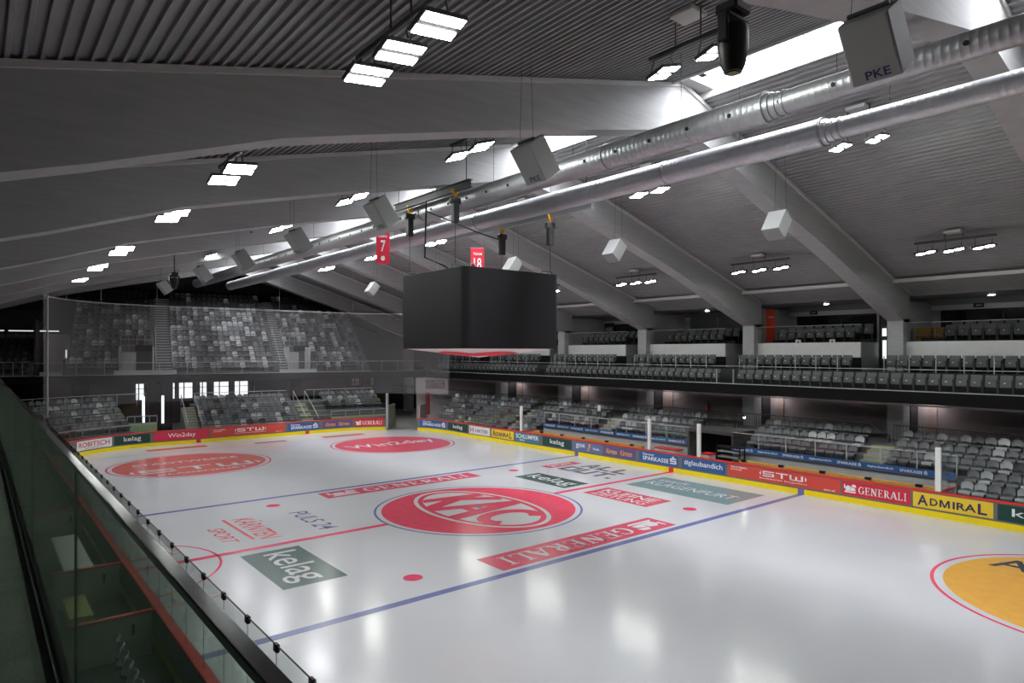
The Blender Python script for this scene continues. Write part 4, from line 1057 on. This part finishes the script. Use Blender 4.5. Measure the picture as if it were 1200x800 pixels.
# ------------------------------------------------------------------ left gallery and benches
GX = -16.804
mb = MB(); mb.box(-26, -16.70, -34, 32.0, 4.5, 4.9); struct(mb.build('floor_gallery', M['greenfloor']))
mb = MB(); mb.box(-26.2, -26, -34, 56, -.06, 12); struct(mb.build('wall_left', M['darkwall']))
mb = MB(); mb.box(-16.95, -16.8, -34, 32, 0, 4.5); struct(mb.build('wall_bench_back', mat('bench_wall', rgb(92, 104, 94), rough=.7, noise=.1)))
t = thing('gallery_balustrade', 'glass balustrade with a flat stainless handrail in the left foreground', 'railing', (GX, -12, 4.9))
mb = MB(); mb.cbox(GX - .001, GX + .038, -30, 31, 6.255, 6.278, .003); mb.build('handrail', M['steelrail'], t)
yy = -29.0
jo = []
while yy < 30.5: jo.append(yy); yy += 3.2
jo = [j - .1 for j in jo]
for a, b in zip(jo[:-1], jo[1:]):
    mb = MB(); mb.box(GX + .012, GX + .024, a + .004, b - .004, 4.95, 6.258); mb.build('glass_pane', M['glassg'], t)
    mb = MB(); mb.box(GX + .012, GX + .024, b - .004, b + .004, 4.96, 6.255); mb.build('joint_strip', M['blackplastic'], t)
for q in (-.012, .03):
    mb = MB(); mb.box(GX + q, GX + q + .012, -30, 31, 4.9, 4.95); mb.build('base_channel', M['blackplastic'], t)
bw = mat('bench_board', rgb(176, 184, 178), rough=.5)
mb = MB(); mb.box(-16.8, -14.02, -30, 30, -.06, .1); struct(mb.build('floor_bench', mat('bench_floor', rgb(76, 86, 78), rough=.8, noise=.15)))
for y, lab in ((-6.85, 'red capped bench divider nearest the camera below the balustrade'), (-2.6, 'second red capped bench divider below the balustrade'), (5.5, 'far red capped bench divider below the balustrade')):
    t = thing('bench_divider', lab, 'divider', (-14.9, y, .1))
    mb = MB(); mb.box(-15.6, -14.1, y - .03, y + .03, .1, 1.02); mb.build('panel', bw, t)
    mb = MB(); mb.cbox(-15.62, -14.08, y - .06, y + .06, 1.02, 1.08, .01); mb.build('cap', M['capred'], t)
    mb = MB(); mb.cbox(-14.5, -14.44, y - .07, y - .03, .6, .85, .01); mb.build('latch', M['blackplastic'], t)
bs = mat('bench_seat_grey', rgb(190, 192, 200), rough=.4)
for i in range(9):
    y = -7.3 - .5 * i
    t = thing('bucket_chair', 'grey plastic bucket chair in the row below the balustrade', 'seat', (-14.82, y, .1), 'bench seats below the balustrade')
    mb = MB(); shell(mb, [(-.05, .42, .8), (.0, .5, 1), (.03, .62, 1), (.05, .72, .75)], .46, .09, .02, mt=Matrix.Translation((-14.82, y, .1)) @ Matrix.Rotation(-pi / 2, 4, 'Z')); mb.build('seat_pan', bs, t)
    mb = MB(); mb.box(-14.86, -14.78, y - .04, y + .04, .1, .5); mb.build('foot', M['darkgrey'], t)
t = thing('white_bench', 'white bench counter below the balustrade beyond the second divider', 'bench', (-14.8, 0, .1))
mb = MB(); mb.cbox(-15.3, -14.6, -1.8, 2.3, .8, .88, .02); mb.build('top', M['white'], t)
mb = MB(); mb.box(-15.2, -15.1, -1.7, 2.2, .1, .8); mb.box(-14.8, -14.7, -1.7, 2.2, .1, .8); mb.build('support', bw, t)
t = thing('storage_crate', 'yellow green crate on the bench floor beside the second divider', 'crate', (-15.15, -3.6, .1))
mb = MB(); mb.cbox(-15.4, -14.95, -4.5, -2.8, .1, .4, .02); mb.build('body', mat('crate_yellow', rgb(196, 200, 110), rough=.6), t)
mb = MB(); mb.cbox(-15.42, -14.93, -4.52, -2.78, .4, .44, .01); mb.build('lid', mat('crate_lid', rgb(206, 208, 120), rough=.6), t)

# ------------------------------------------------------------------ roof
def ztop(x): return 16.15 + .2355 * (x - 2.2) if x <= 2.2 else 16.15 - .308 * (x - 2.2)
BT = [(-26, ztop(-26)), (-16.84, ztop(-16.84)), (-15.6, ztop(-15.6)), (-13.4, ztop(-13.4)), (-12, ztop(-12)), (-10.6, ztop(-10.6)), (-6.1, ztop(-6.1)), (-1.5, ztop(-1.5)), (1, ztop(1)), (2.2, ztop(2.2)), (3, ztop(3)), (4.2, ztop(4.2)), (9.6, ztop(9.6)), (12.4, ztop(12.4)), (14.4, ztop(14.4)), (16.5, ztop(16.5)), (18.7, ztop(18.7)), (21.5, ztop(21.5)), (22.4, ztop(22.4))]
BB = [7.0, 9.88, 10.25, 10.98, 11.45, 11.8, 12.87, 13.87, 14.4, 14.6, 14.5, 14.25, 12.55, 11.7, 11.05, 10.3, 9.45, 8.5, 8.3]
YB = {-2: -17.75}
for k in range(-3, 6):
    c = YB.get(k, 8.75 * k)
    mb = MB(); mb.ribbon(BT, list(zip([p[0] for p in BT], BB)), c - .4, c + .4)
    struct(mb.build('roof_beam', M['beam']))
    mb = MB(); mb.ribbon([(x, z + .14) for x, z in BT], [(x, z) for x, z in BT], c - .47, c + .47); struct(mb.build('trim_beam_flange', M['flange']))
    if k >= -2:
        mb = MB(); mb.box(21.5, 22.4, c - .4, c + .4, 0, 8.6); struct(mb.build('column', M['beam']))
    mb = MB(); mb.box(-25.6, -24.6, c - .4, c + .4, 0, 8.2); struct(mb.build('column', M['beam']))
def deck(name, x0, x1, zf, y0=-27.5, y1=52.3):
    n = int((x1 - x0) / .25); mb = MB(); pts = []
    for i in range(n):
        a = x0 + .25 * i
        for d, h in ((0, 0), (.15, 0), (.168, -.078), (.232, -.078)): pts.append((a + d, zf(a + d) + h))
    pts.append((x1, zf(x1)))
    vs = [(x, y0, z) for x, z in pts] + [(x, y1, z) for x, z in pts]; N = len(pts)
    mb.add(vs, [(i, i + 1, i + 1 + N, i + N) for i in range(N - 1)])
    return struct(mb.build(name, M['deck']))
deck('ceiling_left', -26.2, 1.55, lambda x: ztop(x) + .22)
deck('ceiling_right', 3.25, 22.75, lambda x: ztop(x) + .22)
mb = MB(); mb.box(22.7, 27.2, -27.5, 52.3, 9.9, 10.0); mb.box(26.8, 27, -27.5, 52.3, 9.55, 9.9); struct(mb.build('ceiling_soffit_right', M['deck']))
mb = MB()
for k in range(-3, 7):
    c = YB.get(k, 8.75 * k); mb.box(1.5, 3.3, c - .95, c + .95 if k < 5 else 52.3, 16.18, 16.4)
struct(mb.build('ceiling_ridge', M['deck']))
mb = MB(); mb.box(1.47, 1.57, -27.5, 52.3, 16.05, 16.75); mb.box(3.23, 3.33, -27.5, 52.3, 15.95, 16.75); struct(mb.build('trim_skylight_curb', M['flange']))
SKN = ['nearest the camera', 'second from the camera', 'third from the camera', 'fourth from the camera', 'fifth from the camera', 'sixth from the camera', 'seventh from the camera', 'farthest']
for i, k in enumerate(range(-3, 5)):
    a = YB.get(k, 8.75 * k) + .9; b = YB.get(k + 1, 8.75 * (k + 1)) - .9
    t = thing('window_%d' % (30 + i), None, None, (2.4, (a + b) / 2, 16.6)); t['kind'] = 'structure'
    mb = MB(); mb.box(1.57, 3.23, a, b, 16.62, 16.66); mb.build('skylight_pane', M['sky'], t)
    mb = MB()
    for q in range(1, 4): y = a + (b - a) * q / 4; mb.box(1.57, 3.23, y - .015, y + .015, 16.585, 16.615)
    mb.build('glazing_bar', M['flange'], t)
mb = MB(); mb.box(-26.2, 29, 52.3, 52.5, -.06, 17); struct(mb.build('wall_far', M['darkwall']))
mb = MB(); mb.ribbon(BT, [(x, z - .75) for x, z in BT], 52.0, 52.3)
for x in (-14, -8, -5, -2, 1.5, 5, 8.5, 12, 16): mb.box(x - .22, x + .22, 51.85, 52.25, 4, ztop(x) - .2)
struct(mb.build('trim_gable_frame', M['soffit']))
mb = MB(); mb.box(-12, 14, 51.6, 51.75, 12.0, 13.2); struct(mb.build('trim_stand_rear', M['black']))
# light trunking along the right slope, one piece per bay
for i, k in enumerate(range(-3, 5)):
    a = YB.get(k, 8.75 * k) + .45; b = YB.get(k + 1, 8.75 * (k + 1)) - .45
    if k > -3: a += .3
    struct(MB().box(20.0, 20.25, a + (1.2 if k == -2 else 0), b, 10.42, 10.6).build('trim_trunking', M['flange']))

# ------------------------------------------------------------------ ducts
def duct(x, z, y0, y1, label):
    t = thing('ventilation_duct', label, 'duct', (x, y0, z))
    prof = []; y = y0
    while y < y1:
        r = .285 if y < -14.9 else (.285 + (.395 - .285) * min(1, (y + 14.9) / .45))
        prof += [(y, r), (y + .13, r), (y + .14, r + .003), (y + .155, r + .003)]; y += .165
    mb = MB(); n = 20
    mb.tube([(x, y, z) for y, r in prof], [r for y, r in prof], n); mb.build('spiral_pipe', M['galv'] if x < 0 else M['galv_lit'], t, True)
    for yy in (-14.95, -14.45, -9, 2, 13, 24, 35):
        mb = MB(); r = .285 if yy < -14.9 else .395; mb.tube([(x, yy - .03, z), (x, yy + .03, z)], r + .025, 20); mb.build('joint_ring', M['galv'], t)
    yy = y0 + 1
    while yy < y1:
        mb = MB(); mb.tube([(x, yy, z + .38), (x, yy, ztop(x) + .1)], .009, 5); mb.build('hanger_wire', M['darkrail'], t); yy += 4.4
    return t
d1 = duct(-1.5, 13.04, -26, 41.2, 'left spiral ventilation duct with black nozzles under the ridge')
d2 = duct(1.5, 13.04, -26, 41.6, 'right spiral ventilation duct, skylit and plain, under the ridge')
for i in range(36):
    y = -20.2 + 1.32 * i; r = .285 if y < -14.9 else .395; a = radians(188)
    c = Vector((-1.5 + r * cos(a), y, 13.04 + r * sin(a))); d = Vector((cos(a), 0, sin(a)))
    mb = MB(); mb.tube([c - d * .01, c + d * .02], .055, 10); mb.build('nozzle', M['nozzle'], d1)

# ------------------------------------------------------------------ floodlights
def flood(x, y, z, n, sp, tilt, label, roofz, style='panel', box=True, lean=-.3):
    t = thing('floodlight_bar', label, 'floodlight', (x, y, roofz), 'floodlights under the roof')
    L = sp * (n - 1) / 2 + .45; zb = z + .42
    mb = MB(); mb.cbox(x - .05, x + .05, y - L, y + L, zb, zb + .1, .01); mb.build('bar', M['darkgrey'], t)
    for q in (-.35, .35):
        mb = MB(); mb.tube([(x, y + q, zb + .1), (x, y + q, roofz)], .02, 6); mb.build('hanger', M['darkgrey'], t)
    if box:
        mb = MB(); mb.cbox(x - .3, x + .3, y - .32, y + .32, roofz - .14, roofz - .02, .02, None); mb.build('junction_box', M['flange'], t)
    for i in range(n):
        yy = y + sp * (i - (n - 1) / 2); mt = Matrix.Translation((x, yy, z)) @ Matrix.Rotation(lean, 4, 'X') @ Matrix.Rotation(tilt, 4, 'Y')
        if style == 'panel':
            mb = MB(); mb.cbox(-.42, .42, -.27, .27, .0, .09, .02, mt); h = mb.build('lamp_housing', M['darkgrey'], t)
            for s in (-1, 1):
                mb = MB(); mb.box(-.38, .38, s * .15 - .09, s * .15 + .09, -.012, .0, mt); mb.build('lamp_lens', M['lamp'], h)
        else:
            mb = MB(); mb.cbox(-.24, .24, -.42, .42, .0, .07, .02, mt); h = mb.build('lamp_housing', M['blackplastic'], t)
            for s in (-1, 1):
                mb = MB(); mb.lathe([(.17, -.012), (.17, 0)], 16, mt=mt @ Matrix.Translation((0, s * .2, 0))); mb.build('lamp_lens', M['lamp'], h)
        mb = MB(); mb.tube([mt @ Vector((0, -.3, .05)), mt @ Vector((0, -.3, .2)), (x, yy - .3, zb + .02), (x, yy + .3, zb + .02), mt @ Vector((0, .3, .2)), mt @ Vector((0, .3, .05))], .018, 6); mb.build('bracket', M['darkgrey'], t)
    return t
PN = ['nearest', 'second nearest', 'third', 'fourth', 'fifth', 'sixth']
for i, (y, n, sp) in enumerate(((-13.4, 3, 1.2), (-3.8, 2, 1.5), (3.5, 2, 1.5), (14.4, 2, 1.9), (22.6, 2, 1.9), (31, 2, 1.5))):
    flood(-11.5, y, 11.95 if i == 0 else 11.85, n, sp, radians(-8), '%s floodlight bar in the left edge row of the roof lights' % PN[i], ztop(-11.5) + .1, box=False)
for i, (y, n, sp) in enumerate(((-14.1, 2, 1.35), (-5.4, 2, 1.35), (3.4, 2, 1.35), (12, 2, 1.35), (18.1, 2, 1.35), (26.6, 2, 1.55))):
    flood(-4.35, y, 13.5, n, sp, radians(-20), '%s floodlight bar in the row left of the ventilation ducts' % PN[i], ztop(-4.35) + .1)
for i, (y, n, sp) in enumerate(((-13.5, 2, 1.2), (-4.6, 2, 1.2), (3.9, 2, 1.2), (12.8, 2, 1.2), (21.3, 2, 1.2), (29.9, 2, 1.2))):
    flood(5.95, y, 13.85, n, sp, radians(-10), '%s floodlight bar in the row right of the ventilation ducts' % PN[i], ztop(5.95) + .1)
for i, (y, n, sp) in enumerate(((-13.3, 3, 1.1), (-4.15, 3, 1.25), (4.45, 3, 1.2), (13.2, 3, 1.2), (22, 3, 1.2))):
    flood(15.7, y, 11.22, n, sp, radians(2), '%s hanging lamp bar over the right seats' % PN[i], ztop(15.7) + .1, 'disc', lean=-.12)

# ------------------------------------------------------------------ loudspeakers
SPL = [-19.09, -11.18, -3.28, 4.08, 11.55, 19.21, 29.58]; SPR = [-10.26, -2.04, 5.7, 13.9, 22.7]
SN = ['nearest', 'second', 'third', 'fourth', 'fifth', 'sixth', 'seventh']
def speaker(x, y, z, tilt, label, sgn):
    t = thing('loudspeaker', label, 'loudspeaker', (x, y, z), 'grey loudspeakers under the roof')
    mt = Matrix.Translation((x, y, z)) @ Matrix.Rotation(tilt, 4, 'Y')
    mb = MB(); mb.cbox(-.3, .3, -.36, .36, -.48, .48, .02, mt); mb.build('cabinet', M['speaker'], t)
    mb = MB(); q = -.302 if sgn < 0 else .302
    mb.cbox(q - .004, q + .004, -.33, .33, -.24, .45, .003, mt); mb.build('grille', M['speaker'], t)
    vs, fs = T('PKE', bold=.018); mb = MB()
    if sgn < 0: mb.add([mt @ Vector((-.304, .14 - u * .36, -.42 + v * .13)) for u, v in vs], fs)
    else: mb.add([mt @ Vector((.304, -.14 + u * .36, -.42 + v * .13)) for u, v in vs], fs)
    mb.build('lettering', M['t_navy'], t)
    top = mt @ Vector((0, 0, .48))
    for dy in (-.25, .25):
        a = mt @ Vector((0, dy, .48)); mb = MB(); mb.tube([a, (a.x, y + dy * .6, ztop(x) + .1)], .006, 5); mb.build('hanger', M['darkrail'], t)
    mb = MB(); mb.cbox(top.x - .04, top.x + .04, y - .3, y + .3, top.z - .0, top.z + .06, .01); mb.build('bracket', M['darkgrey'], t)
for i, y in enumerate(SPL): speaker(-6.5, y, 11.52, radians(-36), '%s loudspeaker from the camera in the row left of the ducts' % SN[i], -1)
for i, y in enumerate(SPR): speaker(6.5, y, 11.65, radians(36), '%s loudspeaker from the camera in the row right of the ducts' % SN[i], 1)

# moving head stage lights
for x, y, z, lab in ((-9.13, -18.3, 11.05, 'large black moving head spotlight hanging in front of the skylight'), (-8.3, 18.2, 10.85, 'small distant black moving head spotlight before the far stand')):
    t = thing('moving_head_light', lab, 'spotlight', (x, y, z)); o = (x, y, z)
    mb = MB(); mb.lathe([(.05, -.42), (.12, -.41), (.17, -.3), (.205, -.1), (.21, .12), (.2, .2), (.1, .24)], 18, o); mb.build('lamp_head', M['blackplastic'], t, True)
    mb = MB(); mb.lathe([(.085, -.428), (.085, -.415)], 14, o); mb.build('lens', M['darkglass'], t)
    mb = MB()
    for s in (-1, 1): mb.cbox(x + s * .235 - .03, x + s * .235 + .03, y - .08, y + .08, z - .05, z + .33, .02)
    mb.cbox(x - .26, x + .26, y - .1, y + .1, z + .27, z + .36, .03); mb.build('yoke', M['blackplastic'], t)
    mb = MB(); mb.cbox(x - .19, x + .19, y - .17, y + .17, z + .37, z + .52, .03); mb.build('base', M['blackplastic'], t)
    mb = MB(); mb.tube([(x, y, z + .5), (x, y, ztop(x) + .1)], .035); mb.build('pole', M['darkgrey'], t)
    for q in (0, 1, 2):
        mb = MB(); mb.tube([(x + .1 + .03 * q, y + .08 * cos(i * .7) + .05, z + .55 + .1 * sin(i * .7) + .02 * q) if False else (x + .14 + .1 * cos(i * pi / 5 + q), y + .04 * q, z + .6 + .1 * sin(i * pi / 5 + q)) for i in range(10)], .008, 5); mb.build('cable', M['blackplastic'], t)

# ------------------------------------------------------------------ scoreboard
t = thing('scoreboard', 'large dark video cube hanging above centre ice', 'scoreboard', (0, 0, 10.15))
h = 2.5; rr = .32
def rsq(h, r, n=6):
    p = []
    for cx, cy, a0 in ((h - r, h - r, 0), (-h + r, h - r, pi / 2), (-h + r, -h + r, pi), (h - r, -h + r, 1.5 * pi)):
        for i in range(n + 1): a = a0 + pi / 2 * i / n; p.append((cx + r * cos(a), cy + r * sin(a)))
    return p
mb = MB(); mb.prism(rsq(h - .06, rr), 6.98, 10.14, 'z'); mb.build('core', M['blackplastic'], t)
for i in range(4):
    a = i * pi / 2; mt = Matrix.Rotation(a, 4, 'Z'); n = 10
    P = [(-h + rr, -h)] + [(-h + rr + (2 * h - 2 * rr) * k / n, -h) for k in range(1, n + 1)]
    arcp = [(h - rr + rr * sin(b), -h + rr - rr * cos(b)) for b in [pi / 2 * k / 8 for k in range(1, 9)]]
    P += arcp; vs = []; fs = []
    for x, y in P:
        for d in (1.0, .985):
            vs += [mt @ Vector((x * d, y * d, 6.95)), mt @ Vector((x * d, y * d, 10.15))]
    m_ = len(P)
    for k in range(m_ - 1):
        o = 4 * k; fs += [(o, o + 4, o + 5, o + 1), (o + 2, o + 3, o + 7, o + 6), (o + 1, o + 5, o + 7, o + 3), (o, o + 2, o + 6, o + 4)]
    fs += [(0, 1, 3, 2), (4 * m_ - 4, 4 * m_ - 2, 4 * m_ - 1, 4 * m_ - 3)]
    mb = MB(); mb.add(vs, fs); mb.build('screen', M['screen'], t, True)
ring_ = rsq(h - .1, rr); ap = (0, 0, 6.58); mb = MB(); N = len(ring_)
mb.add([(x, y, 6.95) for x, y in ring_] + [ap], [(( i + 1) % N, i, N) for i in range(N)]); un = mb.build('underside', M['white'], t)
vs = []; fs = []; n = 40
for i in range(n):
    a = 2 * pi * i / n
    for r in (.5, 1.75): x, y = r * cos(a), r * sin(a); mr = max(abs(x), abs(y)); vs.append((x, y, 6.58 + .37 * mr / (h - .1) - .012))
for i in range(n): j = (i + 1) % n; fs.append((2 * j, 2 * j + 1, 2 * i + 1, 2 * i))
mb = MB(); mb.add(vs, fs); mb.build('emblem_disc', M['bannerred'], un)
mb = MB()
for x, y in ((-2.1, 2.1), (2.1, -2.1), (-2.2, -1.6), (2.2, 1.4)): mb.tube([(x - .3, y, 10.15), (x - .3, y, 10.3), (x + .3, y, 10.3), (x + .3, y, 10.15)], .025, 6)
mb.tube([(-1.5, -1.4, 10.15), (-1.2, -1.0, 10.45), (-.6, -.4, 10.6), (-.4, -.3, 10.2)], .05, 8); mb.build('lifting_frame', M['darkgrey'], t)
# support beams and chain hoists
for x, y0, y1, lab in ((-2.3, -2.6, 3.3, 'dark steel hoist beam left of the ducts above the scoreboard'), (2.4, -4.5, 6.2, 'pale steel hoist beam right of the ducts above the scoreboard')):
    t = thing('hoist_beam', lab, 'beam', (x, (y0 + y1) / 2, 13.2)); m = M['darkgrey'] if x < 0 else M['rail']; zb = 13.35 if x < 0 else 12.85
    mb = MB(); mb.box(x - .1, x + .1, y0, y1, zb + .13, zb + .16); mb.box(x - .1, x + .1, y0, y1, zb - .16, zb - .13); mb.box(x - .012, x + .012, y0, y1, zb - .13, zb + .13); mb.build('girder', m, t)
    for y in (y0 + .3, y1 - .3): mb = MB(); mb.tube([(x, y, zb + .16), (x, y, ztop(x) + .1)], .02, 6); mb.build('hanger_rod', M['darkrail'], t)
for x, y, zb, lab in ((-2.2, 2.2, 13.2, 'chain hoist with yellow hook at the left rear of the scoreboard'), (-2.35, -1.6, 13.2, 'chain hoist with yellow hook at the near corner of the scoreboard'),
                      (2.4, 1.4, 12.7, 'black chain hoist with yellow hook at the far corner of the scoreboard'), (2.3, -2.1, 12.7, 'chain hoist with yellow hook at the right corner of the scoreboard')):
    t = thing('chain_hoist', lab, 'hoist', (x, y, zb)); m = M['blackplastic'] if 'black' in lab else M['darkgrey']
    mb = MB(); mb.tube([(x - .12, y, zb + .1), (x - .05, y, zb - .12), (x, y, zb - .2), (x + .08, y, zb - .1), (x + .12, y, zb + .02)], .05, 8); mb.build('hook', M['yhook'], t)
    mb = MB(); mb.cbox(x - .24, x + .24, y - .1, y + .1, zb - .5, zb - .25, .03); mb.build('motor', m, t)
    mb = MB(); mb.cbox(x - .14, x + .14, y - .12, y + .12, zb - 1.25, zb - .45, .03); mb.build('chain_bag', m, t)
    mb = MB(); mb.tube([(x, y, zb - 1.2), (x, y, 10.33)], .012, 6); mb.build('chain', M['darkrail'], t)
t = thing('power_cable', 'black power cable slung across above the scoreboard between the hoists', 'cable', (-.6, -1, 12.7))
mb = MB(); mb.tube([(-2.4, .5, 12.75), (-1.0, .6, 12.5), (.6, .9, 12.25), (2.1, 1.2, 12.12)], .03, 6); mb.tube([(-2.4, .5, 12.75), (-2.42, .5, 12.2), (-2.45, .52, 10.8), (-1.7, .1, 10.45), (-1.4, .0, 10.2)], .04, 6); mb.tube([(-2.4, .5, 12.7), (-2.4, .5, 13.18)], .04, 6); mb.build('cable_run', M['blackplastic'], t)
# retired jersey banners
for x, y, z1, num, nm, lab, hh in ((0, 8.8, 13.4, '7', 'NUMMER', 'red jersey banner with number seven hanging above left of the scoreboard', 1.8), (4.0, 5.6, 12.45, '18', 'TEAM', 'red jersey banner with number eighteen behind the scoreboard top', 1.8)):
    t = thing('jersey_banner', lab, 'banner', (x, y, z1)); w = .36; c_, s_ = cos(radians(28)), sin(radians(28))
    mt = Matrix.Translation((x, y, z1)) @ Matrix.Rotation(radians(-28), 4, 'Z')
    mb = MB(); mb.cbox(-w, w, -.008, .008, -hh, 0, .003, mt); mb.build('cloth', M['bannerred'], t)
    for txt, a, b, zz, hgt in ((num, -.2 if num == '18' else -.12, .22 if num == '18' else .14, -1.15, .62), (nm, -.24, .24, -.38, .13)):
        vs, fs = T(txt, bold=.018); mb = MB(); mb.add([mt @ Vector((a + u * (b - a), -.011, zz + v * hgt)) for u, v in vs], fs); mb.build('lettering', M['t_white'], t)
    mb = MB(); n = 20; mb.add([mt @ Vector((.11 * cos(2 * pi * i / n), -.011, -1.5 + .13 * sin(2 * pi * i / n))) for i in range(n)], [tuple(range(n))]); mb.build('crest_mark', M['t_white'], t)
    mb = MB(); mb.tube([mt @ Vector((-w - .03, 0, .01)), mt @ Vector((w + .03, 0, .01))], .015, 6); mb.build('rod', M['rail'], t)
    for s in (-1, 1): a = mt @ Vector((s * w, 0, 0)); mb = MB(); mb.tube([a, (a.x, a.y, ztop(x))], .005, 4); mb.build('hanging_wire', M['darkrail'], t)

# ------------------------------------------------------------------ safety net behind the far end
NP = [(XL - .15, 21.6), (XL - .15, 22.9)] + [path(46 + QA + LX + QA - QA * i / 12 - .02, .25) for i in range(1, 12)] + [path(46 + QA + LX * (1 - i / 6), .25) for i in range(7)] + [path(46 + QA * (1 - i / 12), .25) for i in range(1, 12)] + [(XR + .25, 23)]
t = thing('safety_net', 'tall translucent safety net hung from a cable round the far end', 'net', (*NP[12], 3.2))
n = len(NP); th = .004
mb = MB(); vs = [(x, y, 3.15) for x, y in NP] + [(x, y, 10.15) for x, y in NP]; mb.add(vs, [(i, i + 1, i + 1 + n, i + n) for i in range(n - 1)]); mb.build('net_mesh', M['net'], t)
mb = MB(); mb.tube([(x, y, 10.17) for x, y in NP], .035, 6); mb.build('top_cable', M['rail'], t)
mb = MB(); mb.tube([(NP[0][0], NP[0][1], 10.17), (NP[0][0] + .02, NP[0][1] + .3, 3.1)], .045, 6); mb.build('edge_rope', M['rail'], t)
for i in (3, 6, 9, 13, 17, 21, 25):
    x, y = NP[i]; mb = MB(); mb.tube([(x, y, 10.17), (x, y, ztop(x) + .1)], .012, 5); mb.build('hanger_wire', M['rail'], t)

# ------------------------------------------------------------------ daylight, camera
w = bpy.data.worlds.new('world'); SC.world = w; w.use_nodes = True
bg = w.node_tree.nodes['Background']; bg.inputs[0].default_value = (.8, .88, 1, 1); bg.inputs[1].default_value = .06
cam = bpy.data.cameras.new('camera'); co = bpy.data.objects.new('camera', cam); COL.objects.link(co)
cam.sensor_width = 36; cam.lens = 773.823 / 1200 * 36; cam.shift_y = 12.165 / 1200; cam.clip_start = .02; cam.clip_end = 300
co.location = (CAMX, CAMY, CAMZ); co.rotation_euler = (pi / 2, 0, -.683)
SC.camera = co
vs_ = SC.view_settings; vs_.view_transform = 'Standard'; vs_.look = 'None'; vs_.gamma = 1; vs_.use_curve_mapping = False
vs_.exposure = EXPOSURE
cy = SC.cycles
cy.transparent_max_bounces = 48; cy.max_bounces = 7; cy.diffuse_bounces = 4; cy.sample_clamp_indirect = 6; cy.use_denoising = True
cy.caustics_reflective = False; cy.caustics_refractive = False
